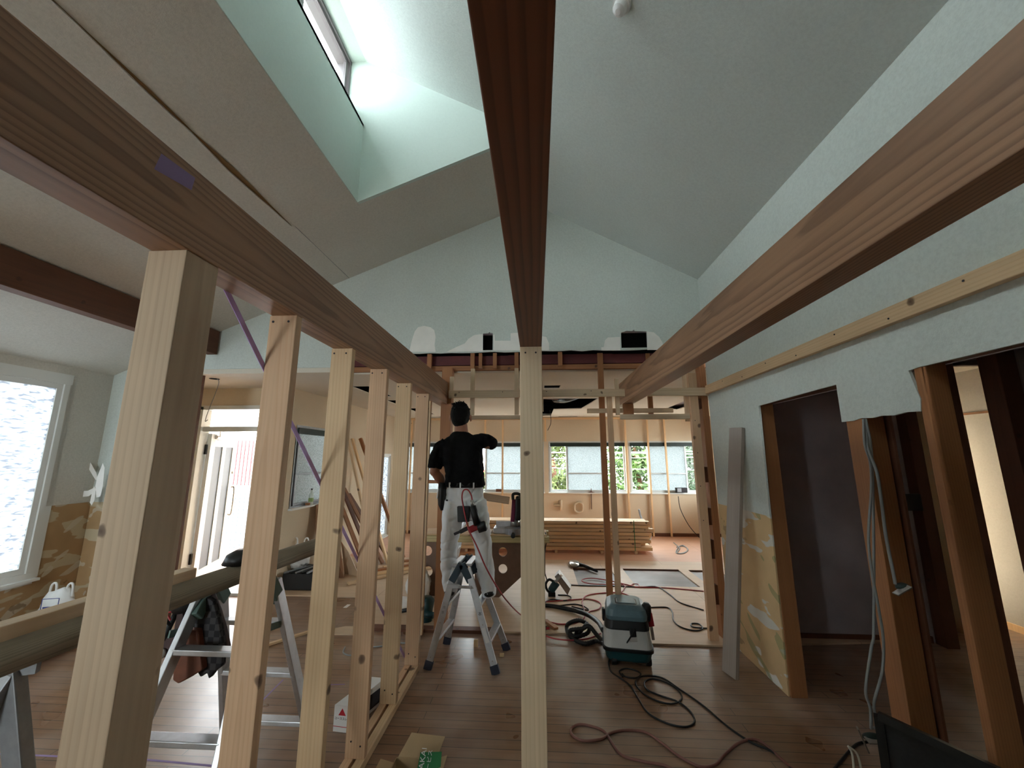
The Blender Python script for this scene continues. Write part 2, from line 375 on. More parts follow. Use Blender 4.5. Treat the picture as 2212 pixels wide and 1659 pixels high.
def pane(name, kind):
    m, nt, bs = newmat(name); L = nt.links; out = nt.nodes['Material Output']; nt.nodes.remove(bs)
    tr = nd(nt, 'ShaderNodeBsdfTransparent'); gl = nd(nt, 'ShaderNodeBsdfGlossy'); gl.inputs['Roughness'].default_value = .05
    mx = nd(nt, 'ShaderNodeMixShader')
    if kind == 'clear':
        tr.inputs[0].default_value = (.94, .96, .95, 1); mx.inputs[0].default_value = .05; L.new(tr.outputs[0], mx.inputs[1]); L.new(gl.outputs[0], mx.inputs[2])
    else:
        v, s = coord(nt, (0, 0, 0), (1, .55, 1.9)); f = noisef(nt, v, 26 if kind == 'frost' else 80, 1, .3, .8)
        tr.inputs[0].default_value = (.25, .28, .28, 1)
        tl = nd(nt, 'ShaderNodeBsdfTranslucent')
        L.new(ramp(nt, f, [(.36, (.17, .18, .20)), (.52, (.36, .385, .40))] if kind == 'frost' else [(.35, (.20, .215, .215)), (.6, (.33, .35, .35))]), tl.inputs[0])
        b = nd(nt, 'ShaderNodeBump'); b.inputs['Strength'].default_value = .8; b.inputs['Distance'].default_value = .01; L.new(f, b.inputs['Height'])
        L.new(b.outputs[0], gl.inputs['Normal']); L.new(b.outputs[0], tl.inputs['Normal']); gl.inputs['Roughness'].default_value = .2
        m1 = nd(nt, 'ShaderNodeMixShader'); m1.inputs[0].default_value = .95 if kind == 'frost' else .93; L.new(tr.outputs[0], m1.inputs[1]); L.new(tl.outputs[0], m1.inputs[2])
        mx.inputs[0].default_value = .08; L.new(m1.outputs[0], mx.inputs[1]); L.new(gl.outputs[0], mx.inputs[2])
    L.new(mx.outputs[0], out.inputs[0]); return m
M['clear'] = pane('clear glass', 'clear'); M['tinted'] = pane('clerestory glass', 'clear'); [setattr(n.inputs[0], 'default_value', (.66, .68, .68, 1)) for n in M['tinted'].node_tree.nodes if n.type == 'BSDF_TRANSPARENT']
M['frost'] = pane('obscured glass', 'frost'); M['frost2'] = pane('fine obscured glass', 'fine')

# ------------------------------------------------------------------ the setting
def struct(o): return tag(o, kind='structure')
GY, RX, LX, FX, BY, FC = 3.87, 1.64, -4.47, -3.05, 8.6, 2.42   # gable plane, right wall, left wall, far-left wall, back wall, far ceiling
zL = lambda x: 4.27+.415*x
zR = lambda x: 4.235-.555*x
xr = -.036; DX, DY0, DY1 = -1.475, -2.1, 2.91
# floors
struct(slab('floor', [(-5.3, -3.2, 0), (6, -3.2, 0), (6, 8.9, 0), (-5.3, 8.9, 0)], (0, 0, -.1), M['floor']))
F0 = .014
pit = lambda a, b: [(a[0], a[1]), (b[0], a[1]), (b[0], b[1]), (a[0], b[1])]
f2 = plate('floor', [[(-.42, 3.93), (.33, 3.93), (.33, 3.77), (1.60, 3.77), (3.5, 3.99), (3.8, 4.8), (3.8, 6.55), (-3.05, 6.55), (-3.05, 4.75), (-1.85, 4.75), (-1.6, 3.97)],
     pit((.49, 5.31), (1.02, 6.08)), pit((1.19, 5.33), (1.96, 6.10)), pit((2.09, 5.33), (2.5, 6.08)), pit((1.66, 4.12), (2.1, 4.42))], lambda a, b: (a, b, 0.0005), (0, 0, F0), M['ply']); struct(f2)
struct(boxo('floor', (-3.05, 6.553, .0005), (3.8, 8.55, F0), M['plyred'], bevel=0))
for k, (a, b) in enumerate((((.49, 5.31), (1.02, 6.08)), ((1.19, 5.33), (1.96, 6.10)), ((2.09, 5.33), (2.5, 6.08)))):
    struct(boxo('floor', (a[0]+.002, a[1]+.002, .0006), (b[0]-.002, b[1]-.002, .002), M['pitfloor'], bevel=0))
    tag(timber('floor_joist', (a[0]+.002, b[1]-.012, .009), (b[0]-.002, b[1]-.012, .009), .018, .022, M['darkwood'], (0, 1, 0)),
        ('dark strip along the back edge of the leftmost floor cutout', 'dark strip along the back edge of the widest floor cutout', 'dark strip along the back edge of the floor cutout by the right studs')[k], 'strip', 'strips in the floor cutouts')
# left wall with its big window
WY0, WY1, WZ0, WZ1 = .2, 3.5, .51, 2.29
struct(plate('wall_left', [[(-3.2, 1.10), (GY, 1.10), (GY, 2.52), (-3.2, 2.52)]], lambda a, b: (LX, a, b), (-.1, 0, 0), M['ceilp'])) if False else None
struct(plate('wall_left', [[(-3.2, 1.12), (WY0, 1.12), (WY0, WZ1), (WY1, WZ1), (WY1, 1.12), (GY+.02, 1.12), (GY+.02, 2.5), (-3.2, 2.5)]], lambda a, b: (LX, a, b), (-.1, 0, 0), M['ceilp']))
struct(plate('wall_left_lower', [[(-3.2, 0), (GY+.02, 0), (GY+.02, 1.12), (WY1, 1.12), (WY1, WZ0), (WY0, WZ0), (WY0, 1.12), (-3.2, 1.12)]], lambda a, b: (LX-.004, a, b), (-.1, 0, 0), M['bareL']))
def window(n, o, u, W, z0, z1, panes, inward, fr=M['sash'], head=None, fw=.035, depth=.07, s=.03):
    """panes: list of (u0,u1,kind,midbar z or None,depth offset)"""
    o, u, nn = V(o), V(u), V(inward); root = thing('window_%d' % n, None, None, o); tag(root, kind='structure')
    P = lambda a, z, e=0: V((o.x, o.y, 0))+u*a+V((0, 0, z))+nn*e
    m = MB()
    for a0, a1, b0, b1 in ((0, W, z0, z0), (0, W, z1, z1)): m.bar(P(a0-.012, b0, -.03), P(a1+.012, b1, -.03), fw+.006, depth+.056, (0, 0, 1))
    for a in (0, W): m.bar(P(a, z0, -.03), P(a, z1, -.03), fw, depth+.05, tuple(u))
    m.build('window_frame', fr, root)
    m = MB(); m.bar(P(-.03, z0-.012, .0), P(W+.03, z0-.012, .0), .022, .16, (0, 0, 1)); m.build('window_sill', M['whitepaint'], root)
    for (a0, a1, kind, mid, e) in panes:
        m = MB()
        for z in (z0+s, z1-s): m.bar(P(a0+.002, z, e), P(a1-.002, z, e), s*1.2, .027, (0, 0, 1))
        for a in (a0+s/2, a1-s/2): m.bar(P(a, z0, e), P(a, z1, e), s, .025, tuple(u))
        if mid: m.bar(P(a0, mid, e), P(a1, mid, e), .022, .02, (0, 0, 1))
        sa = m.build('sash', fr, root)
        g = MB(); g.bar(P(a0+s, (z0+z1)/2, e), P(a1-s, (z0+z1)/2, e), z1-z0-2*s, .004, (0, 0, 1)); g.build('pane', M[kind], sa)
    if head:
        m = MB(); m.bar(P(.02, z1-.05, .02), P(W-.02, z1-.05, .02), .075, .06, (0, 0, 1)); m.build('blind_box', M['dkgreen'], root)
    return root
window(1, (LX-.03, WY0, 0), (0, 1, 0), WY1-WY0, WZ0, WZ1, [(.02, 1.7, 'frost', None, -.02), (1.66, WY1-WY0-.03, 'frost', None, .0)], (1, 0, 0), M['whitepaint'], fw=.09, s=.06)
# gable wall with torn lower edge and two square holes
zt = [2.60, 2.605, 2.598, 2.61, 2.60]
low = [(LX, 0), (-3.62, 0), (-3.62, 2.47), (-1.95, 2.47), (-1.93, 2.6)]
x = -1.85
while x < 1.6:
    low.append((x, 2.604+random.uniform(-.006, .006))); x += .11
low += [(RX+.05, 2.605), (RX+.05, 3.45)]
low += [(RX+.05, zR(RX+.05)+.03), (xr, zR(xr)+.03), (LX, zL(LX)+.03)]
gl = [(-4.55, 1.10)]+low[1:]
hole1 = [(-.535, 2.625), (-.435, 2.625), (-.435, 2.803), (-.46, 2.806), (-.47, 2.815), (-.48, 2.803), (-.535, 2.80)]
hole2 = [(.848, 2.625), (1.10, 2.625), (1.103, 2.79), (.99, 2.797), (.975, 2.81), (.96, 2.797), (.90, 2.80), (.88, 2.79), (.85, 2.785)]
gw = [(LX, 1.12), (-3.62, 1.12)]+low[2:]
struct(plate('wall_gable', [gw, hole1, hole2], lambda a, b: (a, GY, b), (0, .014, 0), M['wallp']))
struct(plate('wall_gable_lower', [[(LX, 0), (-3.62, 0), (-3.62, 1.12), (LX, 1.12)]], lambda a, b: (a, GY+.003, b), (0, .014, 0), M['bareL']))
for cx, hz in ((-.485, 2.71), (.975, 2.71)): struct(boxo('hole_shade_backing', (cx-.2, GY+.075, hz-.12), (cx+.2, GY+.10, hz+.2), M['black2'], bevel=0))  # black sheets put the darkness behind the two gable holes
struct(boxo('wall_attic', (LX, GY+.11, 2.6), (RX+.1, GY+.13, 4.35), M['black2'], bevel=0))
# torn paper patches on the gable wall
def patch(pts, nm='paper_scar'):
    return plate(nm, [pts], lambda a, b: (a, GY-.0015, b), (0, .001, 0), M['gyp'])
sc_root = thing('torn_wallpaper_patches', None, None, (0, GY, 2.6), kind='structure'); sc_root.name = 'trim_2'
def gp(px): return [(atY(a, b, GY).x, atY(a, b, GY).z) for a, b in px]
for pl in ([(884,760),(889,738),(896,716),(903,707),(916,704),(930,707),(938,713),(941,728),(939,745),(941,760)],
           [(965,760),(985,750),(1004,742),(1012,732),(1024,724),(1037,722),(1043,722),(1043,759)],
           [(1066,723),(1068,723),(1069,736),(1103,736),(1103,720),(1128,718),(1180,728),(1186,742),(1186,757),(1066,757)],
           [(1304,750),(1307,735),(1313,729),(1340,728),(1340,757),(1299,757),(1299,750)],
           [(1398,716),(1412,718),(1424,728),(1431,740),(1434,756),(1398,756)]):
    o = patch(gp(pl)); o.parent = sc_root; o.matrix_parent_inverse = Matrix.Translation(-V(sc_root.location))
# right wall: sheet with two torn-open doorways
O1a, O1b, O2b = 3.03, 2.25, 1.81
rw = [(GY, 1.145), (GY, zR(RX)+.02), (-3.2, zR(RX)+.02), (-3.2, 0), (.3, 0), (.3, 1.933), (O2b-.04, 1.935), (O2b+.01, 1.93), (O2b-.005, 1.86), (O2b-.02, 1.80), (O2b-.01, 1.748),
      (1.87, 1.752), (1.93, 1.744), (2.0, 1.75), (2.05, 1.744), (2.12, 1.75), (2.17, 1.741), (O1b, 1.742), (O1b, 1.948), (O1a, 1.932), (O1a+.02, 1.145)]
struct(plate('wall_right', [rw], lambda a, b: (RX, a, b), (.013, 0, 0), M['wallp']))
struct(plate('wall_right_lower', [[(GY, 0), (GY, 1.145), (O1a+.02, 1.145), (O1a+.045, 0)]], lambda a, b: (RX+.003, a, b), (.010, 0, 0), M['bareR']))
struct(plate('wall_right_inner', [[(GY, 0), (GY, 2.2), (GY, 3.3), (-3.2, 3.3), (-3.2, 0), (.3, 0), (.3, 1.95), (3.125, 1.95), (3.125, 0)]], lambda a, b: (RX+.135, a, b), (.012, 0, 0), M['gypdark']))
struct(timber('trim_3', (RX+.075, 3.1, 1.995), (RX+.075, .3, 1.995), .1, .09, M['darkwood'], (1, 0, 0)))
# ceiling slopes
tk = (0, 0, .06)
def lpt(x, y): return (x, y, zL(x))
def rpt(x, y): return (x, y, zR(x))
struct(plate('ceiling_left_slope', [[(LX, -3.2), (xr, -3.2), (xr, DY0), (DX-.006, DY0-.01), (DX-.006, DY1+.006), (xr, DY1+.006), (xr, GY), (LX, GY)]], lambda a, b: lpt(a, b), tk, M['ceilp']))
struct(plate('ceiling_right_slope', [[(RX+.02, -3.2), (RX+.02, GY), (xr, GY), (xr, DY1), (-1.5, DY1), (-1.5, DY0), (xr, DY0), (xr, -3.2)]], lambda a, b: rpt(a, b), tk, M['ceilr']))
struct(slab('ceiling_clerestory', [(-1.49, DY0, 5.065), (-1.49, DY1, 5.065), (-1.72, DY1, 5.065), (-1.72, DY0, 5.065)], tk, M['dorm']))
struct(slab('wall_clerestory_side', [(DX, DY0, zL(DX)), (DX, DY1, zL(DX)), (DX, DY1, 4.41), (DX, DY0, 4.41)], (-.02, 0, 0), M['dorm']))
struct(slab('trim_4', [(DX, DY0, 4.41), (DX, DY1, 4.41), (-1.72, DY1, 4.44), (-1.72, DY0, 4.44)], (0, 0, -.03), M['dorm']))
for nm, y, s in (('wall_clerestory_end', DY1, 1), ('wall_clerestory_near', DY0, -1)):
    struct(slab(nm, [(xr+.01, y, zL(xr)-.0), (DX, y, zL(DX)), (DX, y, 4.41), (-1.72, y, 4.41), (-1.72, y, 5.07), (-1.5, y, 5.07)], (0, .03*s, 0), M['dorm']))
struct(slab('wall_clerestory_outer', [(-1.72, DY0, 4.40), (-1.72, DY1, 4.40), (-1.72, DY1, 4.60), (-1.72, DY0, 4.60)], (-.03, 0, 0), M['dorm']))
window(2, (-1.66, DY0, 0), (0, 1, 0), DY1-DY0, 4.60, 5.06, [(.03, 2.2, 'tinted', None, 0), (2.2, 4.3, 'tinted', None, 0), (4.3, 4.98, 'tinted', None, 0)], (1, 0, 0), plain('grey clerestory frame', (112, 106, 108), .5), fw=.045)
# rear of the room behind the camera: wall with a wide window
struct(plate('wall_rear', [[(LX-.1, 0), (6, 0), (6, 4.6), (LX-.1, 4.6)], [(-3.7, 1.1), (-3.7, 2.3), (-2.5, 2.3), (-2.5, 1.1)]], lambda a, b: (a, -3.0, b), (0, -.1, 0), M['wallp']))
window(3, (-3.7, -3.04, 0), (1, 0, 0), 1.2, 1.1, 2.3, [(.03, .6, 'clear', None, 0), (.58, 1.17, 'clear', None, 0)], (0, 1, 0), M['sash'])
struct(boxo('wall_rear_added_shade', (-1.55, -2.99, 0), (-1.45, -1.0, 3.6), M['wallp'], bevel=0))  # added wall behind the camera, shades the right posts from the rear window
# far room
holesC = [[(-2.30, 4.6), (-2.05, 4.6), (-2.05, 8.1), (-2.30, 8.1)] if False else [(-2.28, 4.70), (-2.06, 4.70), (-2.06, 5.55), (-2.28, 5.55)], [(-2.3, 5.9), (-2.08, 5.9), (-2.08, 6.5), (-2.3, 6.5)], [(-2.3, 6.9), (-2.05, 6.9), (-2.05, 7.9), (-2.3, 7.9)],
          [(.10, 4.78), (.30, 4.78), (.29, 5.0), (.10, 5.0)], [(.10, 5.86), (.92, 5.9), (.80, 7.12), (.31, 7.2), (.30, 8.30), (.10, 8.30)], [(.47, 8.42), (.86, 8.42), (.86, 8.52), (.47, 8.52)], [(2.28, 6.1), (2.62, 6.1), (2.55, 7.38), (2.30, 7.16)]]
struct(plate('ceiling_far_room', [[(LX, GY+.135), (4.5, GY+.135), (4.5, BY), (LX, BY)]]+holesC, lambda a, b: (a, b, FC), (0, 0, .012), M['farc']))
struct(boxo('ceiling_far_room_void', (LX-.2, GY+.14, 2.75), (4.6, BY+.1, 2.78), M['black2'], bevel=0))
for a_, b_ in (((LX-.2, BY+.10, 2.3), (4.6, BY+.13, 2.78)), ((LX-.2, GY+.14, 2.49), (LX-.17, BY+.1, 2.78)), ((3.86, 4.1, 2.4), (3.89, BY+.1, 2.78)), ((FX-.13, 4.85, 2.43), (FX-.105, BY+.1, 2.78)), ((LX-.2, 4.86, 2.43), (FX, 4.89, 2.78))): struct(boxo('ceiling_far_room_void', a_, b_, M['black2'], bevel=0))  # added black sheets that keep sky light out of the ceiling holes
struct(boxo('ceiling_entry', (LX, GY+.0145, 2.42), (-1.93, GY+.134, 2.475), M['farc'], bevel=0))
struct(slab('trim_5', [(-1.93, GY+.13, 2.42), (RX+.1, GY+.13, 2.42), (RX+.1, GY+.13, 2.46), (-1.93, GY+.13, 2.46)], (0, .01, 0), M['farc']))
bw = [(-3.1, 0), (4.5, 0), (4.5, 2.5), (-3.1, 2.5)]
WZa, WZb = .855, 1.885
wins = [(-2.95, -1.72), (-1.58, .13), (.26, 1.86), (1.93, 3.33)]
struct(plate('wall_back', [bw]+[[(a, WZa), (a, WZb), (b, WZb), (b, WZa)] for a, b in wins], lambda a, b: (a, BY, b), (0, .1, 0), M['farw']))
window(4, (-2.95, BY+.03, 0), (1, 0, 0), 1.23, WZa, WZb, [(.02, .62, 'frost2', 1.24, .0), (.6, 1.21, 'frost2', 1.24, -.02)], (0, -1, 0), head=1)
window(5, (-1.58, BY+.03, 0), (1, 0, 0), 1.71, WZa, WZb, [(.02, .50, 'clear', None, -.02), (.48, 1.30, 'frost2', 1.24, .01), (1.28, 1.69, 'clear', None, -.02)], (0, -1, 0), head=1)
window(6, (.26, BY+.03, 0), (1, 0, 0), 1.60, WZa, WZb, [(.02, .38, 'clear', None, -.02), (.36, 1.16, 'frost2', 1.24, .01), (1.14, 1.58, 'clear', None, -.02)], (0, -1, 0), head=1)
window(7, (1.93, BY+.03, 0), (1, 0, 0), 1.40, WZa, WZb, [(.02, .40, 'clear', None, -.02), (.38, 1.16, 'frost2', 1.24, .01), (1.14, 1.38, 'clear', None, -.02)], (0, -1, 0), head=1)
struct(boxo('baseboard_back', (-3.05, BY-.012, .0), (3.8, BY, .07), M['darkwood'], bevel=0))
struct(plate('wall_far_left', [[(4.8, 0), (BY, 0), (BY, 2.5), (4.8, 2.5)], [(4.92, .94), (4.92, 1.95), (5.78, 1.95), (5.78, .94)], [(7.72, .03), (7.72, 1.62), (8.28, 1.62), (8.28, .03)]], lambda a, b: (FX, a, b), (-.1, 0, 0), M['farw']))
window(8, (FX-.03, 4.92, 0), (0, 1, 0), .86, .94, 1.95, [(.02, .10, 'clear', None, -.02), (.09, .84, 'frost2', 1.35, .0)], (1, 0, 0), M['alud'], head=1)
window(9, (FX-.03, 7.72, 0), (0, 1, 0), .56, .03, 1.62, [(.02, .54, 'frost', None, 0)], (1, 0, 0), M['whitepaint'])
struct(plate('wall_entry', [[(LX, 0), (FX-.1, 0), (FX-.1, 2.5), (LX, 2.5)], [(-4.2, 0.02), (-4.2, 2.2), (-3.32, 2.2), (-3.32, 0.02)]], lambda a, b: (a, 4.75, b), (0, .1, 0), M['farw']))
struct(plate('wall_entry_left', [[(GY+.02, 0), (4.85, 0), (4.85, 2.5), (GY+.02, 2.5)]], lambda a, b: (LX+.05, a, b), (-.1, 0, 0), M['farw']))
struct(plate('wall_far_right', [[(4.1, 0), (BY, 0), (BY, 2.5), (4.1, 2.5)], [(6.9, .85), (6.9, 1.95), (8.1, 1.95), (8.1, .85)]], lambda a, b: (3.8, a, b), (.05, 0, 0), M['farw']))
window(11, (3.83, 6.9, 0), (0, 1, 0), 1.2, .85, 1.95, [(.02, .6, 'clear', None, 0), (.58, 1.18, 'clear', None, .0)], (-1, 0, 0))  # added out-of-view window that brightens the far room
struct(boxo('ceiling_lid', (-4.6, 3.9, 2.8), (6, 8.8, 2.86), M['gypdark'], bevel=0))
# ------ right hand rooms, seen through the torn openings
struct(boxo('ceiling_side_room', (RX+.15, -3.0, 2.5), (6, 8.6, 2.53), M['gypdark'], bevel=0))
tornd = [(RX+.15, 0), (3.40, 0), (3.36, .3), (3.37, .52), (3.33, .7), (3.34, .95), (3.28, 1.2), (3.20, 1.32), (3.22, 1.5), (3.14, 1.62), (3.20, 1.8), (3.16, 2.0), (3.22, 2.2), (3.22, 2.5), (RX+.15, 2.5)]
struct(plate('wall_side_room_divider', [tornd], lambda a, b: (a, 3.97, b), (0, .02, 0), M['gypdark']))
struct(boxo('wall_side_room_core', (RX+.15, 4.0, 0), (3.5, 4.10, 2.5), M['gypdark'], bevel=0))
struct(boxo('wall_side_room_right', (4.34, -3.0, 0), (4.44, 4.7, 2.53), M['sidew'], bevel=0))
struct(boxo('trim_6', (4.325, -3.0, 1.98), (4.34, 4.7, 2.0), M['hardboard'], bevel=0))
struct(boxo('baseboard_right', (4.325, -3.0, 0), (4.34, 4.7, .06), M['batten'], bevel=0))
struct(plate('wall_side_room_end', [[(3.5, 0), (4.4, 0), (4.4, 2.5), (3.5, 2.5)], [(3.55, .2), (3.55, 2.0), (4.3, 2.0), (4.3, .2)]], lambda a, b: (a, 4.65, b), (0, .06, 0), M['sidew']))
struct(boxo('wall_passage', (3.44, 4.1, 0), (3.5, 4.7, 2.5), M['farw'], bevel=0))
window(10, (3.55, 4.67, 0), (1, 0, 0), .75, .2, 2.0, [(.02, .73, 'clear', None, 0)], (0, -1, 0))
struct(boxo('baseboard_divider', (RX+.16, 3.955, 0), (3.36, 3.97, .05), M['darkwood'], bevel=0))

# ------------------------------------------------------------------ outdoors
g = boxo('ground', (-30, -14, -.9), (30, 60, -.8), M['concrete'], bevel=0); struct(g)
hs = thing('neighbouring_house', 'white rendered house with red window bars seen through the open front door', 'building', (-6.5, 10.5, -.8))
m = MB(); m.box((-16, 9.2, -.8), (-3.9, 14, 3.2)); m.build('wall', M['render'], hs)
m = MB()
for z in (.45, 1.75, 2.2): m.box((-16, 9.17, z), (-3.9, 9.2, z+.02))
m.build('joint_line', M['alud'], hs)
m = MB(); m.box((-16.5, 8.7, 3.15), (-3.5, 14.3, 3.35)); m.build('eave', M['roof'], hs)
wf = MB(); wf.box((-7.45, 9.15, .95), (-6.5, 9.2, 1.95)); wfo = wf.build('window', M['sash'], hs)
m = MB()
for k in range(11): m.box((-7.44+k*.092, 9.08, .93), (-7.41+k*.092, 9.11, 1.97))
m.build('window_bars', plain('red bars', (120, 46, 48), .6), hs)
rl = thing('stair_railing', 'grey metal railing running down beside the open front door', 'railing', (-5.2, 6.9, -.8))
m = MB(); m.tube([(-5.9, 7.6, .95), (-5.0, 7.4, .95)], .02); m.tube([(-5.9, 7.6, .95), (-5.0, 6.1, .1)], .02); m.tube([(-5.9, 7.6, .1), (-5.0, 7.4, .1)], .015)
m.build('rail', M['railing'], rl)
m = MB()
for k in range(9): x = -5.9+k*.11; m.tube([(x, 7.6-k*.024, -.3), (x, 7.6-k*.024, .95)], .01, 6)
m.build('baluster', M['railing'], rl)
st = thing('entrance_steps', 'pale tiled entrance steps outside the front door', 'steps', (-4.3, 5.4, -.8))
m = MB(); m.box((-6.0, 4.9, -.8), (-3.15, 6.0, -.05)); m.box((-6.0, 6.0, -.8), (-3.15, 8.0, -.3)); m.build('step', M['concrete'], st)
sl = tag(boxo('louvre_screen', (-5.1, 5.0, -.05), (-5.05, 6.0, .9), M['sash']), 'white slatted screen standing left of the open front door', 'screen')
cn = thing('door_canopy', 'dark grey sloping canopy above the front door', 'canopy', (-4.5, 5.4, 2.1))
m = MB(); m.bar((-5.0, 5.25, 2.42), (-3.7, 6.0, 2.30), .12, .9, (0, 0, 1)); m.build('canopy_roof', M['bluegrey'], cn)
m = MB(); m.bar((-5.0, 4.95, 2.33), (-3.4, 5.4, 2.24), .03, .03, (0, 0, 1)); m.build('canopy_edge', M['alud'], cn)
def leafmat(c1, c2):
    m, nt, bs = newmat('foliage'); v, s = coord(nt, world=True); f = noisef(nt, v, 2.5, 4)
    nt.links.new(ramp(nt, f, [(.35, s2l(c1)), (.65, s2l(c2))]), bs.inputs['Base Color']); bs.inputs['Roughness'].default_value = .7; return m
LM = [leafmat((34, 54, 18), (76, 102, 38)), leafmat((20, 38, 18), (44, 68, 30)), leafmat((52, 66, 26), (92, 102, 44))]
def tree(x, y, h, rad, lab, mt, n=5200, z0=-.8):
    root = thing('tree', lab, 'tree', (x, y, z0), 'trees outside the back windows')
    m = MB(); m.tube([(x, y, z0), (x+.05, y, z0+h*.4), (x-.05, y, z0+h*.7)], [.12, .09, .05]); m.build('trunk', M['darkwood'], root)
    vs, fs = [], []; rr = random.Random(int(x*10)); bl = [(rr.uniform(-.6, .6)*rad, rr.uniform(-.5, .5)*rad, z0+h*rr.uniform(.15, .95), rad*rr.uniform(.35, .6)) for _ in range(16)]
    for i in range(n):
        bx, by, bz, br = rr.choice(bl); dv = V((rr.gauss(0, 1), rr.gauss(0, 1), rr.gauss(0, 1))).normalized()*br*rr.uniform(.6, 1.05)
        c = V((x+bx, y+by, bz))+dv; a = V((rr.gauss(0, 1), rr.gauss(0, 1), rr.gauss(0, 1))).normalized(); b = a.orthogonal().normalized(); s = rr.uniform(.035, .08)
        k = len(vs); vs += [c-a*s*1.4, c+b*s*.6, c+a*s*1.4, c-b*s*.6]; fs.append((k, k+1, k+2, k+3))
    mesh('foliage', vs, fs, mt, root)
tree(.5, 12.2, 3.6, 1.1, 'yellow green leafy tree behind the middle back window', LM[2])
tree(2.9, 12.0, 3.8, 1.1, 'bright green bushy tree left of centre in the right back window', LM[0])
tree(5.3, 12.4, 3.7, 1.1, 'dark green tree at the right edge of the back windows', LM[1])
tree(1.7, 15.0, 4.4, 1.5, 'mid green tree between the two right back windows', LM[0])
tree(6.0, 16.0, 4.8, 1.7, 'dark green tree farthest right outside the back windows', LM[1])
tree(-1.4, 12.5, 2.0, .6, 'low yellowish shrub outside the left back window', LM[2], 1800)
h2 = thing('tiled_house', 'house with grey tiled roof and slatted wall seen left in the back windows', 'building', (-3.5, 17, -.8))
m = MB(); m.box((-6, 16, -.8), (-1.7, 20, 1.9)); m.build('wall', plain('tan slats', (214, 190, 160), .7), h2)
m = MB(); m.add([(-6.3, 15.6, 1.9), (-1.3, 15.6, 1.9), (-1.3, 20.4, 1.9), (-6.3, 20.4, 1.9), (-6.3, 18, 3.4), (-1.3, 18, 3.4)], [(0,1,5,4), (1,2,5), (2,3,4,5), (3,0,4), (0,3,2,1)]); m.build('roof', M['roof'], h2)
m = MB(); m.box((-2.4, 15.85, .9), (-1.8, 15.98, 1.1)); m.build('red_sign', M['redprint'], h2)
wr = thing('overhead_wires', 'thin overhead utility wires crossing in front of the trees', 'wires', (2, 10.5, 1.5))
for k, (a, b) in enumerate(((1.75, 1.6), (1.66, 1.75), (1.5, 1.62), (1.35, 1.2))):
    m = MB(); m.tube([(-3, 10.4+k*.1, a), (8, 10.4+k*.1, b)], .008, 6); m.build('wire', M['whitecord'], wr)

# ------------------------------------------------------------------ overhead beams and the new stud wall
def screws(parent, pts, r=.0045, nrm=(0, -1, 0)):
    for q in pts:
        m = MB(); q = V(q); nn = V(nrm)*.0012; m.tube([q+nn, q-nn*.2], r, 8); m.build('screw', M['ink'], parent)
BX = (-.995, -.89)
bl = timber('ceiling_beam', (-.9425, -2.99, 2.19), (-.9425, 4.08, 2.19), .105, .22, M['beam'])
tag(bl, 'long weathered brown beam over the row of new studs', 'beam', 'brown ceiling beams')
m = MB(); q = atX(382, 376, -.8895); m.add([q+V((0, -.055, -.03)), q+V((0, .045, -.012)), q+V((0, .05, .028)), q+V((0, -.045, .02))], [(0, 1, 2, 3)]); m.build('trace_mark', M['trace'], bl)  # small pale purple patch on the beam side
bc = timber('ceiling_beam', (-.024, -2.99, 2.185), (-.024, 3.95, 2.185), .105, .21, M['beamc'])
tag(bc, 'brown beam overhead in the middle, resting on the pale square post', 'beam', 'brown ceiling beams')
br_ = timber('ceiling_beam', (.905, -2.99, 2.19), (.905, 4.25, 2.19), .11, .22, M['beam'])
tag(br_, 'brown beam on the right running free towards the far framing', 'beam', 'brown ceiling beams')
bp = timber('ceiling_purlin', (-3.39, -2.99, 2.745), (-3.39, 3.85, 2.745), .105, .25, M['darkwood'])
tag(bp, 'short dark brown purlin under the left ceiling slope, its end near the gable wall', 'beam', 'brown ceiling beams')
pc = timber('square_post', (-.024, 1.91, 0), (-.024, 1.91, 2.08), .105, .105, M['spruce'])
tag(pc, 'pale square post in the middle carrying the centre beam', 'post'); screws(pc, [(-.05, 1.857, 2.05), (.0, 1.857, 2.05)])
p1 = timber('square_post', (-.9475, .945, .0), (-.9475, .945, 2.08), .105, .105, M['sprucedull'])
tag(p1, 'nearest thick pale post at far left under the brown beam', 'post')
studs = [(1.39, 'nearest narrow pine stud of the new wall, second upright from the left'), (1.85, 'pine stud of the new wall with a long vertical crack'),
         (2.31, 'middle pine stud of the new wall, fourth upright from the left'), (2.77, 'pine stud of the new wall, its foot screwed to the double floor plate'),
         (3.245, 'pine stud of the new wall where the floor plate ends')]
for k, (y, lab) in enumerate(studs):
    zf = .042
    s = timber('wall_stud', (-.9475, y, zf), (-.9475, y, 2.08), .105, .036, M['pine' if k % 2 else 'pine2'])
    tag(s, lab, 'stud', 'studs of the new wall'); screws(s, [(-.985, y-.0185, 2.055), (-.925, y-.0185, 2.055), (-.97, y-.0185, .12), (-.92, y-.0185, .10)])
for k, x in enumerate((-.977, -.916)):
    o = timber('floor_plate', (x, .2, .021), (x, 3.27, .021), .045, .042, M['pine'] if k else M['pine2'])
    tag(o, ('left strip of the double floor plate under the studs', 'right strip of the double floor plate under the studs')[k], 'floor plate', 'double floor plate of the new wall')
ls = timber('wall_stud', (-1.075, 3.86, .0), (-1.075, 3.86, 2.42), .07, .045, M['pine']); tag(ls, 'new pine stud just left of the old brown post', 'stud')
op = timber('old_post', (-.90, 3.95, .0), (-.90, 3.95, 2.455), .105, .105, M['oldwood']); tag(op, 'old brown square post left of the man', 'post')
ct = timber('cross_rail', (-1.04, 3.86, 1.33), (-.6, 3.86, 1.33), .03, .04, M['oldwood'], (0, 0, 1)); tag(ct, 'small rail level with the man\'s elbow between the left studs', 'rail')
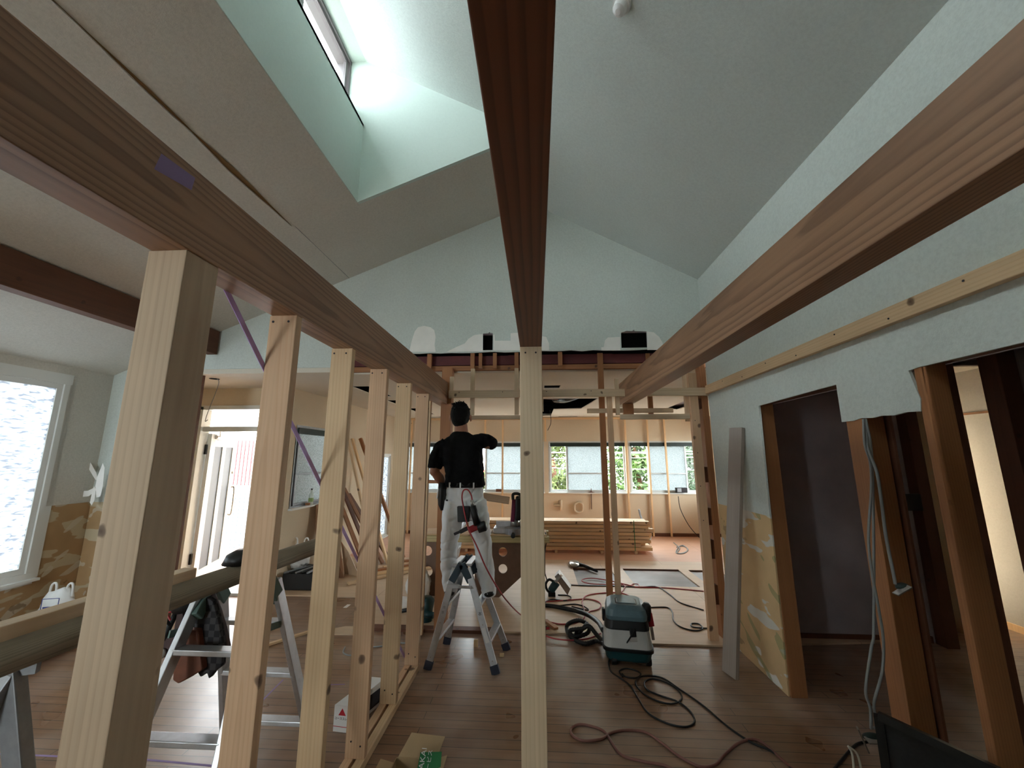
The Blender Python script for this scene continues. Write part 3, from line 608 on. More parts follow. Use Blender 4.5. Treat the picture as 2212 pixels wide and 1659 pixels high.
# purple strap from beam down behind the studs
stp = MB(); a, b = atX(484, 616, -1.004), atX(874, 1418, -1.004); stp.bar(a, b, .022, .002, (0, .8, -.6)); o = stp.build('stripe', M['purple']); tag(o, 'purple strap running slantwise behind the new studs', 'stripe')  # flat purple bar slanting behind the studs
# framing of the far partition
st_ = timber('steel_beam', (-1.93, 4.02, 2.545), (RX+.1, 4.02, 2.545), .1, .1, M['redsteel'], (0, 1, 0)); tag(st_, 'dark red painted steel beam under the torn gable edge', 'beam')
wb = timber('nailer_beam', (-1.93, 4.0, 2.462), (RX+.1, 4.0, 2.462), .08, .05, M['oldwood'], (0, 1, 0)); tag(wb, 'brown timber strip fixed under the red steel beam', 'beam')
def T(px0, px1, wpx_w, t, mat, lab, y=3.9, name='framing_stud', cat='stud', side=(1, 0, 0), z0=None, z1=None, grp='framing of the far partition'):
    a, b = atY(*px0, y), atY(*px1, y)
    if z0 is not None: a.z = z0
    if z1 is not None: b.z = z1
    if side == (1, 0, 0): a.x = b.x = (a.x+b.x)/2
    o = timber(name, a, b, wpx_w, t, M[mat], side); return tag(o, lab, cat, grp)
hang = 'framing of the far partition'
T((928, 800), (928, 765), .045, .04, 'oldwood', 'old short hanger on the red beam, leftmost', z0=2.43, z1=2.598)
T((928, 797), (928, 880), .045, .03, 'spruce', 'pale hanger below the leftmost old one', z0=2.0, z1=2.42)
T((1021, 800), (1021, 765), .042, .04, 'oldwood', 'old short hanger above the man\'s head', z0=2.44, z1=2.598)
T((1021, 790), (1021, 895), .042, .03, 'spruce', 'pale new hanger crossing the rail just right of the man\'s head', z0=1.97, z1=2.44)
T((1038, 765), (1038, 796), .035, .03, 'oldwood', 'small stub on the red beam, left of the narrow black hole', z0=2.44, z1=2.598)
T((1069, 765), (1069, 795), .038, .03, 'oldwood', 'small stub on the red beam, right of the narrow black hole', z0=2.44, z1=2.598)
T((1116, 800), (1116, 765), .042, .04, 'oldwood', 'old short hanger just left of the middle post', z0=2.44, z1=2.598)
T((1116, 790), (1116, 893), .042, .03, 'spruce', 'pale new hanger just left of the middle post', z0=1.97, z1=2.44)
T((1210, 765), (1210, 790), .042, .03, 'oldwood', 'old short stub on the red beam right of the middle post', z0=2.455, z1=2.598)
T((1306, 765), (1306, 1300), .055, .04, 'oldwood', 'long old brown stud reaching the floor behind the vacuum', y=3.97, z0=.0, z1=2.598)
T((1318, 860), (1334, 1300), .05, .035, 'pine2', 'new pale stud beside the long brown one behind the vacuum', y=3.88, z0=.014, z1=2.17)
T((1402, 765), (1402, 895), .042, .04, 'oldwood', 'old hanger behind the end of the right beam', z0=1.98, z1=2.598, y=3.98)
T((976, 812), (976, 850), .04, .03, 'spruce', 'short pale block standing on the rail left of the man', z0=2.14, z1=2.36)
T((1332, 818), (1334, 894), .038, .03, 'spruce', 'short pale block with a knot at the right beam end', y=3.9, z0=1.96, z1=2.32)
T((1170, 822), (1170, 860), .03, .03, 'spruce', 'short pale block tucked behind the middle post', z0=2.0, z1=2.34)
o = timber('cross_rail', (-.865, 3.855, 2.172), (.855, 3.855, 2.172), .075, .032, M['spruce'], (0, 0, 1)); tag(o, 'pale cross rail between the left and right beam ends', 'rail'); screws(o, [(-.86+.1+k*.43, 3.838, 2.19) for k in range(4)])
o = timber('cross_rail', (.965, 3.855, 2.175), (RX-.003, 3.855, 2.175), .078, .032, M['spruce'], (0, 0, 1)); tag(o, 'pale cross rail from the right beam to the right wall', 'rail')
o = timber('cross_rail', (-.86, 3.9, 1.945), (-.04, 3.9, 1.945), .04, .03, M['spruce'], (0, 0, 1)); tag(o, 'thin lower rail right of the man\'s head', 'rail')
o = timber('cross_rail', (.80, 3.87, 1.94), (1.45, 3.87, 1.94), .05, .03, M['spruce'], (0, 0, 1)); tag(o, 'lower rail below the right beam end', 'rail')
o = timber('cross_rail', (.50, 3.96, 2.01), (1.33, 3.96, 2.01), .045, .03, M['spruce'], (0, 0, 1)); tag(o, 'short board just under the right beam end', 'rail')
o = timber('support_block', (.9, 3.96, 1.965), (.9, 3.96, 2.078), .1, .04, M['oldwood'], (1, 0, 0)); tag(o, 'brown block carrying the right beam end', 'block')
o = timber('framing_stud', (1.50, 3.875, .014), (1.50, 3.875, 2.36), .075, .05, M['pine2']); tag(o, 'tall pale stud near the right wall at the edge of the plywood floor', 'stud', hang); screws(o, [(1.49, 3.849, 1.0+.3*k) for k in range(4)])
o = timber('framing_stud', (1.455, 3.93, 1.9), (1.455, 3.93, 2.4), .04, .035, M['spruce']); tag(o, 'pale stub behind the tall stud near the right wall', 'stud', hang)
o = timber('old_post', (1.62, 3.95, .0), (1.62, 3.95, 2.49), .06, .09, M['oldwood']); tag(o, 'old brown post at the far corner of the right wall', 'post')
for k, (z0, z1) in enumerate(((.28, .44), (.66, .82), (.95, 1.10), (1.33, 1.47), (2.02, 2.12))):
    o = boxo('nogging', (1.535, 3.915, z0), (1.592, 3.975, z1), M['darkwood']); tag(o, 'dark nogging block beside the right corner post, %s' % ('lowest', 'second from bottom', 'middle one', 'fourth up', 'topmost, above the rail')[k], 'block', 'noggings at the right corner post')
o = timber('cross_rail', (RX-.018, -1.5, 2.19), (RX-.018, 3.838, 2.19), .078, .034, M['pine'], (0, 0, 1)); tag(o, 'long pale ledger board fixed along the right wall', 'ledger board'); screws(o, [(RX-.0355, 1.5+.33*k, 2.19+.015*(-1)**k) for k in range(7)], nrm=(-1, 0, 0))
sill = timber('floor_sill', (-1.6, 3.94, .014), (-.40, 3.94, .014), .09, .028, M['darkwood'], (0, 1, 0)); tag(sill, 'dark old sill on the floor behind the stepladder', 'sill')
# far wall battens
o = timber('top_batten', (-3.0, BY-.02, FC-.03), (3.75, BY-.02, FC-.03), .045, .035, M['batten'], (0, 0, 1)); tag(o, 'pale batten along the top of the back wall', 'batten')
for k, (px, lab) in enumerate(((1048, 'leftmost short back wall batten, seen over the man\'s raised arm'), (1086, 'batten crossing the back window just left of the middle post'), (1350, 'batten between the two right back windows'), (1398, 'first batten crossing the rightmost back window'), (1435, 'second batten crossing the rightmost back window'), (1178, 'batten just right of the middle post'), (890, 'batten seen between the last two studs'))):
    q = atY(px, 930, BY-.03); w_ = .1 if px in (1350,) else .036
    z0 = 1.9 if px in (1048, 1178) else .014
    o = timber('wall_batten', (q.x, BY-.04 if z0 < 1 else BY-.02, z0), (q.x, BY-.04 if z0 < 1 else BY-.02, FC-.055), w_ if px != 1350 else .04, .03, M['batten']); tag(o, lab, 'batten', 'battens on the back wall')
# right side posts in the openings
def rpost(name, x0, x1, y0, y1, mat, lab, z1=2.0, z0=0): 
    o = timber(name, ((x0+x1)/2, (y0+y1)/2, z0), ((x0+x1)/2, (y0+y1)/2, z1), x1-x0, y1-y0, M[mat]); return tag(o, lab, 'post', 'old posts of the right wall')
rpost('door_post', RX+.014, RX+.12, 3.06, 3.13, 'oldwood', 'brown post with torn edge at the near end of the stripped board', 1.95)
rpost('door_post', RX+.004, RX+.11, 2.12, 2.225, 'oldwood', 'bright edged brown post behind the hanging grey cables', 1.95)
rpost('door_post', RX+.12, RX+.134, 2.1, 2.2, 'darkwood', 'dark strip set against the post with hanging cables', 1.95)
rpost('door_post', RX+.004, RX+.105, 1.765, 1.80, 'oldwood', 'tall brown post right of the hanging light wall piece', 1.95)
rpost('door_post', RX+.15, RX+.19, 1.82, 1.85, 'darkwood', 'dark stud just behind the tall brown right post', 2.4)
rpost('door_post', 3.37, 3.47, 3.85, 3.95, 'darkwood', 'dark post at the torn edge of the grey violet board', 2.48)
rpost('door_post', 2.82, 2.93, 2.55, 2.66, 'darkwood', 'dark post farthest right in the side room', 2.48)
rpost('door_post', 3.02, 3.10, 2.5, 2.58, 'darkwood', 'dark thin stud behind the farthest right post', 2.48)
bo = tag(boxo('hanging_board', (3.0, 2.60, 1.75), (3.6, 2.62, 2.3), M['gypdark']), 'dark grey board high up at the right edge', 'board')
bx = tag(boxo('switch_box', (3.2, 3.83, 1.10), (3.36, 3.87, 1.24), M['black']), 'small black switch box beside the far dark post', 'switch box')

# ------------------------------------------------------------------ ceiling details
ck = thing('ceiling_crack', None, None, (-2.0, 2.1, 3.44)); ck.name = 'trim_7'; tag(ck, kind='structure')
ys = [1.20, 1.36, 1.5, 1.65, 1.78, 1.9, 2.05, 2.2, 2.4, 2.6, 2.88]; ws = [.001, .002, .006, .009, .007, .003, .010, .018, .014, .006, .001]
vs = []; fs = []
for y, w2 in zip(ys, ws): vs += [(-2.0-w2, y, zL(-2.0-w2)-.004), (-2.0+w2, y, zL(-2.0+w2)-.004)]
for i in range(len(ys)-1): fs.append((2*i, 2*i+1, 2*i+3, 2*i+2))
mesh('crack_gap', vs, fs, plain('gap shadow board', (128, 100, 62), .9), ck)
vs = []; fs = []
for y, w2 in zip(ys, ws): vs += [(-2.0-w2-.01, y, zL(-2.0)-.004), (-2.0-w2, y, zL(-2.0)-.012-w2*.5)]
for i in range(len(ys)-1): fs.append((2*i, 2*i+1, 2*i+3, 2*i+2))
mesh('torn_edge', vs, fs, M['gyp'], ck)
for k, (x, yy) in enumerate(((-1.985, (2.9, GY)),)):
    m = MB(); m.bar((x, yy[0], zL(x)-.001), (x, yy[1], zL(x)-.001), .003, .002); m.build('seam', M['alud'], ck)
m = MB(); m.bar((.11, .3, zR(.11)-.0005), (.11, GY-.01, zR(.11)-.0005), .003, .001); m.build('seam', M['alud'], ck)
q = V((.49, 1.77, zR(.49))); nn = V((-.485, 0, -.875))
lp = thing('ceiling_sensor', 'small white round fitting on the right ceiling slope at the top edge', 'ceiling fitting', q)
m = MB(); m.tube([q, q+nn*.02], [.05, .05], 20); m.build('base', M['white'], lp, smooth=False); m = MB(); m.tube([q+nn*.02, q+nn*.05, q+nn*.06], [.04, .035, .015], 20); m.build('cover', M['white'], lp)
# entry ceiling hole and wire
wq = thing('dangling_wire', 'thin grey wire dangling from a round ceiling hole above the entrance', 'wire', (-3.55, 4.15, 2.42))
m = MB(); m.tube([(-3.57, 4.13, 2.419), (-3.57, 4.13, 2.417)], .05, 18); m.build('ceiling_hole', M['black2'], wq)
cable('wire', [(-3.54, 4.13, 2.42), (-3.53, 4.15, 2.38), (-3.60, 4.2, 2.25), (-3.66, 4.22, 2.1), (-3.67, 4.2, 1.96), (-3.64, 4.2, 1.97)], .004, M['greycord'], parent=wq)
cable('wire_stub', [(-3.37, 3.70, 2.62), (-3.35, 3.69, 2.58), (-3.33, 3.69, 2.52)], .006, M['black'], 'short black wire end poking out below the purlin', 'wire')
cable('wire_stub', [atY(1188, 886, 7.0), atY(1190, 910, 7.0)+V((0, 0, -.02)), atY(1183, 930, 7.0)], .005, M['ink'], 'thin wire hanging from the big ceiling opening', 'wire')
# ducts seen in the ceiling opening
du = thing('ceiling_ducting', 'black foil ducting inside the large ceiling opening', 'ducting', (.5, 6.4, 2.6))
m = MB(); m.tube(spline([(.35, 7.0, 2.6), (.5, 6.6, 2.55), (.75, 6.3, 2.6), (.9, 6.0, 2.58)]), .09, 14); m.build('flexible_duct', plain('black foil', (26, 26, 28), .25, .6, 12, .4, 1.0), du, smooth=True)
m = MB(); m.bar((.05, 6.6, 2.55), (.4, 6.7, 2.55), .05, .05); m.build('ceiling_bracket', M['darkwood'], du)
m = MB(); m.bar((.05, 6.1, 2.5), (.4, 6.1, 2.5), .04, .04); m.build('ceiling_bracket', M['darkwood'], du)
# brown post by the entrance, torn paper strips
ep = timber('old_post', (-3.58, 3.93, 0), (-3.58, 3.93, 2.455), .08, .09, M['darkwood']); tag(ep, 'dark brown post beside the entrance opening', 'post')
tp = thing('torn_paper_strips', 'curling torn strips of wallpaper in the corner right of the big window', 'torn paper', atX(200, 1050, LX))
for k, pl in enumerate(([(183, 985), (192, 992), (208, 1022), (212, 1040), (205, 1035), (190, 1010)], [(155, 1062), (190, 1060), (206, 1052), (206, 1060), (192, 1072), (157, 1076)], [(203, 1050), (207, 1056), (204, 1080), (198, 1092), (194, 1086), (198, 1066)], [(210, 1030), (222, 1000), (226, 1010), (222, 1050), (217, 1072), (208, 1075), (206, 1050)])):
    P = [atY(a, b, 3.80-.01*k) for a, b in pl]; slab('paper_strip', P, (0, .002, 0), M['gyp'], tp)
# ------------------------------------------------------------------ stepladders
def ladder(name, label, foot, top, rungs, side, hinge, rail=(.05, .022), toplab='step'):
    """foot: 4 ground points [A0,A1,B0,B1] (frame A, frame B; ends 0/1); top: z and the matching points"""
    A0, A1, B0, B1 = [V(q) for q in foot]; tA0, tA1, tB0, tB1 = [V(q) for q in top]
    root = thing(name, label, 'stepladder', (A0+A1+B0+B1)/4)
    sd = V(side)                                              # direction of the rungs
    for q, t in ((A0, tA0), (A1, tA1), (B0, tB0), (B1, tB1)):
        m = MB(); dv = (t-q).normalized(); m.bar(q+dv*.03, t, rail[1], rail[0], sd)
        rlo = m.build('rail', M['alu'], root, bevel=.003)
        m = MB(); m.bar(q, q+dv*.06, rail[1]+.012, rail[0]+.012, sd); m.build('rubber_foot', M['footp'], rlo, bevel=.003)
        for f in (.12, .45, .8):
            m = MB(); c = q+(t-q)*f-sd*(rail[1]/2)*(1 if True else 0); m.tube([c-sd*.002, c+sd*.001], .005, 8); m.build('rivet', M['steel'], rlo)
    for a, ta, b, tb in ((A0, tA0, A1, tA1), (B0, tB0, B1, tB1)):
        for z in rungs:
            f = (z-a.z)/(ta.z-a.z); P, Q = a+(ta-a)*f, b+(tb-b)*f
            m = MB(); m.bar(P, Q, .055, .022, V((sd.y, -sd.x, 0))); m.build('rung', M['alu'], root, bevel=.003)
    for a, b in ((tA0, tB0), (tA1, tB1)):
        dn = V((0, 0, -.10)); dab = (b-a)
        m = MB(); mid = (a+b)/2+V((0, 0, .03))
        m.bar(a+dab*-.25+dn, mid, rail[1]+.02, .055, sd); m.bar(b-dab*-.25+dn, mid, rail[1]+.02, .055, sd)
        m.build('hinge', M[hinge], root, bevel=.004)
    return root
# stepladder under the man: opens left-right, rungs run in depth
ft = [(-.835, 3.27, 0), (-.785, 3.69, 0), (-.315, 3.235, 0), (-.262, 3.61, 0)]
tp_ = [(-.655, 3.33, .70), (-.635, 3.60, .70), (-.555, 3.33, .70), (-.545, 3.58, .70)]
L1 = ladder('stepladder', 'small aluminium stepladder with grey blue hinges that the man stands on', ft, tp_, (.20, .44), (0, 1, 0), 'hinge')
m = MB(); m.bar((-.66, 3.33, .72), (-.64, 3.60, .72), .05, .02); m.bar((-.55, 3.33, .72), (-.54, 3.60, .72), .05, .02); m.build('top_step', M['alu'], L1, bevel=.003)
m = MB(); m.bar((-.71, 3.295, .575), (-.61, 3.295, .572), .03, .012, (0, 0, 1)); m.bar((-.62, 3.29, .572), (-.515, 3.29, .568), .022, .012, (0, 0, 1)); m.build('spreader', M['alu'], L1, bevel=.003)
m = MB(); c = V((-.40, 3.262, .25)); m.bar(c+V((-.018, -.013, .05)), c+V((.018, -.013, -.05)), .03, .001); m.build('paper_sticker', M['white'], L1)
for k, (t_, s_) in enumerate((('本', .03),)):
    f = .55-.12*k; q = V(ft[2]).lerp(V(tp_[2]), f)+V((0, -.0125, 0)); text('handwriting', t_, s_, M['ink'], frame_mat(q, (1, 0, 0), (.34, -.1, -1) if 0 else (-.33, .1, .94)), L1)
for k in range(2):
    q = V(ft[0]).lerp(V(tp_[0]), .55+.05*k)+V((0, -.0125, 0)); text('handwriting', '本', .026, M['alud'], frame_mat(q, (1, 0, 0), (.25, .1, .97)), L1)
# second stepladder behind the studs carrying the log
ft = [(-1.57, 1.45, 0), (-1.12, 1.45, 0), (-1.63, 2.30, 0), (-1.15, 2.30, 0)]
tp_ = [(-1.53, 1.87, .96), (-1.27, 1.87, .96), (-1.57, 2.03, .96), (-1.29, 2.03, .96)]
L2 = ladder('stepladder', 'taller aluminium stepladder behind the new studs, holding up the weathered log', ft, tp_, (.235, .49, .75), (1, 0, 0), 'greenhinge', (.055, .025))
m = MB(); m.bar((-1.60, 1.80, .80), (-1.58, 2.12, .74), .008, .03, (1, 0, 0)); m.bar((-1.26, 1.80, .80), (-1.27, 2.12, .74), .008, .03, (1, 0, 0)); m.build('spreader', M['greenhinge'], L2)
# far stepladder behind the mitre saw
ft = [(-.62, 5.75, 0.015), (-.62, 6.05, 0.015), (-1.2, 5.75, 0.015), (-1.2, 6.05, 0.015)]
tp_ = [(-.85, 5.85, 1.15), (-.85, 6.0, 1.15), (-.95, 5.85, 1.15), (-.95, 6.0, 1.15)]
ladder('stepladder', 'far white looking stepladder seen behind the mitre saw', ft, tp_, (.3, .6, .9), (0, 1, 0), 'alud')

# ------------------------------------------------------------------ log, timbers, sawhorse on the left
m = MB(); rr = random.Random(3)
A, B = V((-1.53, .55, 1.0)), V((-1.40, 2.75, 1.0)); n = 22; base = []
for i in range(23):
    c = A.lerp(B, i/22)
    for k in range(n):
        a = 2*math.pi*k/n; r_ = 1+.05*math.sin(3*a+i*.15)
        m.v.append(c+V((math.cos(a)*.062*r_, 0, math.sin(a)*.045*r_)))
for i in range(22):
    for k in range(n): m.f.append((i*n+k, i*n+(k+1) % n, (i+1)*n+(k+1) % n, (i+1)*n+k))
m.f.append(tuple(range(n))); m.f.append(tuple(22*n+k for k in range(n))[::-1])
LG = MB(); Lc = (A+B)/2; dirv = (B-A).normalized(); rotm = V((0, 0, 1)).rotation_difference(dirv).to_matrix()
vs = [rotm.inverted() @ (q-Lc) for q in m.v]; me = bpy.data.meshes.new('weathered_log'); me.from_pydata([tuple(q) for q in vs], [], m.f); me.update()
bm = bmesh.new(); bm.from_mesh(me); bmesh.ops.recalc_face_normals(bm, faces=bm.faces); bm.to_mesh(me); bm.free(); me.polygons.foreach_set('use_smooth', [len(q.vertices) == 4 for q in me.polygons])
lg = link('weathered_log', me, M['greylog'], None, Lc); lg.rotation_euler = rotm.to_euler(); tag(lg, 'grey weathered flattened log lying across the taller stepladder and sawhorse', 'log')
o = timber('timber', (-1.565, .5, 1.063), (-1.50, 1.75, 1.063), .06, .045, M['spruce']); tag(o, 'pale squared timber lying on top of the weathered log at far left', 'timber')
cap = thing('cap', 'black cap lying on the weathered log', 'cap', (-1.46, 2.02, 1.045)); m = MB(); m.loft([((-1.46, 2.02, 1.045), .085, .10), ((-1.46, 2.02, 1.085), .07, .085), ((-1.46, 2.02, 1.105), .035, .045)], 18); m.build('crown', M['black'], cap, smooth=True)
m = MB(); m.loft([((-1.42, 2.13, 1.045), .05, .06), ((-1.42, 2.13, 1.052), .05, .06)], 14); m.build('brim', M['black'], cap, smooth=True)
o = timber('timber', (-3.75, 2.2, .045), (-3.98, 3.60, .045), .10, .06, M['oldwood']); tag(o, 'old timber lying on the floor under the big left window', 'timber')
o = timber('timber', (-3.7, 2.15, .10), (-3.92, 3.58, .10), .06, .045, M['pine']); tag(o, 'pale timber lying on the old one under the big left window', 'timber')
sh = thing('sawhorse', 'grey white metal sawhorse leg with green clamp at the left edge', 'sawhorse', (-1.62, 1.0, 0))
for dx, dy in ((-.0, 0),):
    t0 = V((-1.56, 1.22, .93)); t1 = V((-1.30, 1.26, 0.03)); t2 = V((-1.80, .9, .0))
    m = MB(); m.bar(t1, t0, .06, .035, (1, 0, 0)); m.build('leg', M['alud'], sh, bevel=.004)
    m = MB(); m.bar(t2, t0, .06, .035, (1, 0, 0)); m.build('leg', M['alud'], sh, bevel=.004)
    m = MB(); m.bar(t1+V((.0, 0, -.03)), t1+V((-.012, 0, .03)), .08, .055, (1, 0, 0)); m.build('rubber_foot', M['black'], sh, bevel=.006)
    c = t0.lerp(t1, .55); m = MB(); m.bar(c+V((-.05, -.01, .06)), c+V((-.04, -.01, -.05)), .03, .05, (1, 0, 0)); m.build('clamp', M['greenhinge'], sh, bevel=.006)
    m = MB(); m.bar((-1.62, 1.19, .94), (-1.50, 1.24, .94), .04, .02, (0, 0, 1)); m.build('top_bar', M['alud'], sh)
# tool belt hanging on the ladder
tb = thing('tool_belt', 'leather tool pouches hanging on the taller stepladder', 'tool belt', (-1.55, 1.88, .9))
def pouch(nm, mat, pts, th=.035, sm=True):
    P = [atY(a, b, pts[0][2] if len(pts[0]) > 2 else 1.86) for a, b, *_ in pts]; m = MB(); n = len(P); o_ = V((0, th, 0))
    m.add(P+[q+o_ for q in P], [tuple(range(n)), tuple(range(n, 2*n))[::-1]]+[(i, (i+1) % n, (i+1) % n+n, i+n) for i in range(n)])
    return m.build(nm, mat, tb, bevel=.006)
pouch('brown_pouch', M['leather'], [(385,1398,1.84),(395,1360),(425,1362),(436,1448),(414,1462),(384,1478),(372,1470),(374,1440)])
pouch('pouch', M['leatherd'], [(346,1396,1.84),(352,1380),(372,1375),(385,1300),(395,1330),(390,1400),(372,1440),(360,1430),(350,1415)], .03)
pouch('pouch', M['leatherd'], [(440,1285,1.90),(455,1282),(470,1320),(482,1360),(490,1400),(482,1422),(470,1425),(460,1360)], .03)
def chk():
    m_, nt, bs = newmat('checked cloth'); v, s = coord(nt); c = nd(nt, 'ShaderNodeTexChecker'); c.inputs['Scale'].default_value = 38
    c.inputs[1].default_value = (*s2l((26, 23, 25)), 1); c.inputs[2].default_value = (*s2l((62, 58, 60)), 1); nt.links.new(v, c.inputs[0]); nt.links.new(c.outputs[0], bs.inputs[0]); bs.inputs['Roughness'].default_value = .8; return m_
pouch('checked_cloth', chk(), [(415,1380,1.87),(422,1335),(432,1300),(445,1290),(460,1300),(473,1350),(480,1400),(478,1440),(462,1452),(450,1468),(446,1455),(432,1464),(424,1450)], .03)
m = MB(); c = atY(388, 1308, 1.84); m.ball(c, .05, .03, .035); m.tube([c+V((-.04, 0, -.01)), c+V((-.055, -.01, -.05)), c+V((-.03, 0, -.08))], .008, 8); m.build('tape_reel', M['black'], tb, smooth=True)
m = MB(); m.tube(spline([atY(374, 1320, 1.82), atY(362, 1325, 1.82), atY(368, 1340, 1.82)]), .004); m.build('red_strap', M['red'], tb)
m = MB(); c = atY(350, 1412, 1.83); m.ball(c, .018, .01, .02); m.build('buckle', M['steel'], tb, smooth=True)
m = MB(); m.tube(spline([atY(352, 1382, 1.84), atY(400, 1290, 1.86), atY(440, 1272, 1.88), atY(472, 1276, 1.92)]), .012, 8); m.build('belt', M['black'], tb, smooth=True)

# ------------------------------------------------------------------ boxes near the camera
wbx = thing('nail_box', 'long white printed box of screws behind the studs on the floor', 'box', (-1.12, 2.75, 0))
Aq = [V((-1.195, 2.56, 0)), V((-1.10, 2.55, 0)), V((-1.01, 2.86, 0)), V((-1.105, 2.87, 0))]
ctn = slab('carton', Aq, (0, 0, .135), M['white'], wbx)
e0, e1 = Aq[0], Aq[1]; ex = (e1-e0).normalized(); nrm = V((ex.y, -ex.x, 0))
def onface(u, z, e=.0008): return e0+ex*u+V((0, 0, z))+nrm*e
slab('red_triangle', [onface(.028, .085), onface(.075, .085), onface(.0515, .122)], nrm*.0005, M['redprint'], ctn)
slab('red_line', [onface(0, .026), onface(.094, .026), onface(.094, .029), onface(0, .029)], nrm*.0005, M['redprint'], ctn)
text('lettering', 'コーススレ', .016, M['ink'], frame_mat(onface(.045, .068), ex, (0, 0, 1)), ctn)
tx = (Aq[2]-Aq[1]).normalized(); tu = (Aq[3]-Aq[2]).normalized()
slab('green_mark', [Aq[1]+tx*.16+tu*.03+V((0, 0, .1355)), Aq[1]+tx*.16+tu*.07+V((0, 0, .1355)), Aq[1]+tx*.22+tu*.07+V((0, 0, .1355)), Aq[1]+tx*.22+tu*.03+V((0, 0, .1355))], (0, 0, .0005), M['green'], ctn)
slab('black_print', [Aq[1]+tx*(.03)+V((.0005, 0, .02)), Aq[1]+tx*(.29)+V((.0005, 0, .02)), Aq[1]+tx*(.29)+V((.0005, 0, .10)), Aq[1]+tx*(.03)+V((.0005, 0, .11))], (.0006, 0, 0), M['ink'], ctn)

cb = thing('cardboard_box', 'open cardboard box with green label at the bottom edge', 'box', (-.58, 2.12, 0))
m = MB(); x0, x1, y0, y1, h_ = -.70, -.50, 1.96, 2.20, .12; t_ = .003
m.box((x0, y0, 0), (x1, y1, t_)); m.box((x0, y0, 0), (x0+t_, y1, h_)); m.box((x1-t_, y0, 0), (x1, y1, h_)); m.box((x0, y0, 0), (x1, y0+t_, h_)); m.box((x0, y1-t_, 0), (x1, y1, h_)); m.build('carton', M['card'], cb)
slab('flap', [(x0+.01, y1, h_), (x1+.0, y1, h_), (x1+.02, y1+.08, h_+.045), (x0+.045, y1+.09, h_+.05)], (0, .0, .003), M['card'], cb)
slab('flap', [(x1, y0, h_), (x1, y1, h_), (x1+.05, y1, h_+.015), (x1+.05, y0, h_+.015)], (0, 0, .003), M['card'], cb)
slab('flap', [(x0, y0, h_), (x0, y1-.04, h_), (x0-.06, y1-.05, h_+.02), (x0-.06, y0, h_+.02)], (0, 0, .003), M['card'], cb)
GP = [atY(908, 1626, 2.16), atY(954, 1625, 2.16), atY(949, 1690, 2.10), atY(896, 1690, 2.10)]
gl_o = slab('green_label', GP, (0, .004, 0), M['green'], cb); gx = (GP[1]-GP[0]).normalized(); gz = (GP[0]-GP[3]).normalized(); gn = gx.cross(gz)*.001
text('lettering', 'WAKAI', .034, M['white'], frame_mat(GP[0].lerp(GP[3], .36)+gx*.018-V((0, .002, 0)), gz, -gx), gl_o)
text('lettering', 'ロービス', .024, M['white'], frame_mat(GP[0].lerp(GP[3], .36)+gx*.050-V((0, .002, 0)), gz, -gx), gl_o)
for k, (px, py, lab, r_) in enumerate(((1028, 1397, 'small upright wood offcut on the floor under the stepladder', 0), (1084, 1418, 'small flat wood offcut by the right ladder foot', .6))):
    q = atZ(px, py, 0); o = boxo('wood_offcut', (q.x-.017, q.y-.012, 0), (q.x+.017, q.y+.012, .055 if k == 0 else .022), M['blockwood']); tag(o, lab, 'offcut')
# grey board leaning on the right wall
lb = timber('leaning_board', (1.375, 3.30, .012), (1.604, 3.31, 1.79), .125, .032, M['grayplank'], (0, -.3, 0) if 0 else (.35, -1, 0)); tag(lb, 'grey weathered plank with rounded top leaning against the right wall', 'plank')

# ------------------------------------------------------------------ vacuum
vc = thing('shop_vacuum', 'teal and grey construction site vacuum in front of the stud behind it', 'vacuum', (.70, 3.56, 0)); vrot = math.radians(-8)
def rrect(cx, cy, z, hx, hy, r, n=5):
    out = []
    for (sx, sy, a0) in ((1, 1, 0), (-1, 1, 90), (-1, -1, 180), (1, -1, 270)):
        for i in range(n+1):
            a = math.radians(a0+90*i/n); x, y = sx*(hx-r)+r*math.cos(a), sy*(hy-r)+r*math.sin(a)
            out.append(V((cx+x*math.cos(vrot)-y*math.sin(vrot), cy+x*math.sin(vrot)+y*math.cos(vrot), z)))
    return out
def rloft(name, secs, mat, parent, cx=.70, cy=3.56, smooth=True):
    m = MB(); n = None
    for z, hx, hy, r, *o_ in secs:
        ox, oy = o_ if o_ else (0, 0)
        rg = rrect(cx+ox, cy+oy, z, hx, hy, r); n = len(rg); m.v += rg
    for i in range(len(secs)-1):
        for k in range(n): m.f.append((i*n+k, i*n+(k+1) % n, (i+1)*n+(k+1) % n, (i+1)*n+k))
    m.f.append(tuple(range(n))[::-1]); m.f.append(tuple((len(secs)-1)*n+k for k in range(n)))
    return m.build(name, mat, parent, bevel=.0)
rloft('base', [(.035, .155, .165, .05), (.05, .165, .175, .05), (.105, .178, .185, .05), (.112, .178, .185, .05)], M['teald'], vc)
rloft('bumper', [(.108, .188, .195, .05), (.128, .19, .197, .05), (.132, .186, .193, .05)], M['black'], vc)
rloft('tank', [(.13, .18, .188, .055), (.20, .172, .18, .055), (.262, .162, .172, .055)], M['greyplastic'], vc)
rloft('latch_band', [(.255, .167, .177, .055), (.262, .168, .178, .055), (.318, .160, .17, .055)], M['black'], vc)
lid_o = rloft('lid', [(.318, .155, .165, .05), (.345, .158, .168, .05), (.392, .146, .156, .05), (.415, .115, .125, .045), (.418, .105, .115, .045)], M['teal'], vc)
rloft('lid_handle', [(.418, .075, .06, .02, 0, -.03), (.424, .07, .055, .02, 0, -.03)], M['teal'], lid_o)
rloft('lid_groove', [(.4175, .085, .068, .02, 0, -.03), (.4195, .083, .066, .02, 0, -.03)], M['black'], lid_o)
m = MB(); m.bar((.715, 3.378, .215), (.712, 3.388, .275), .045, .03); m.build('front_latch', M['black'], vc, bevel=.004)
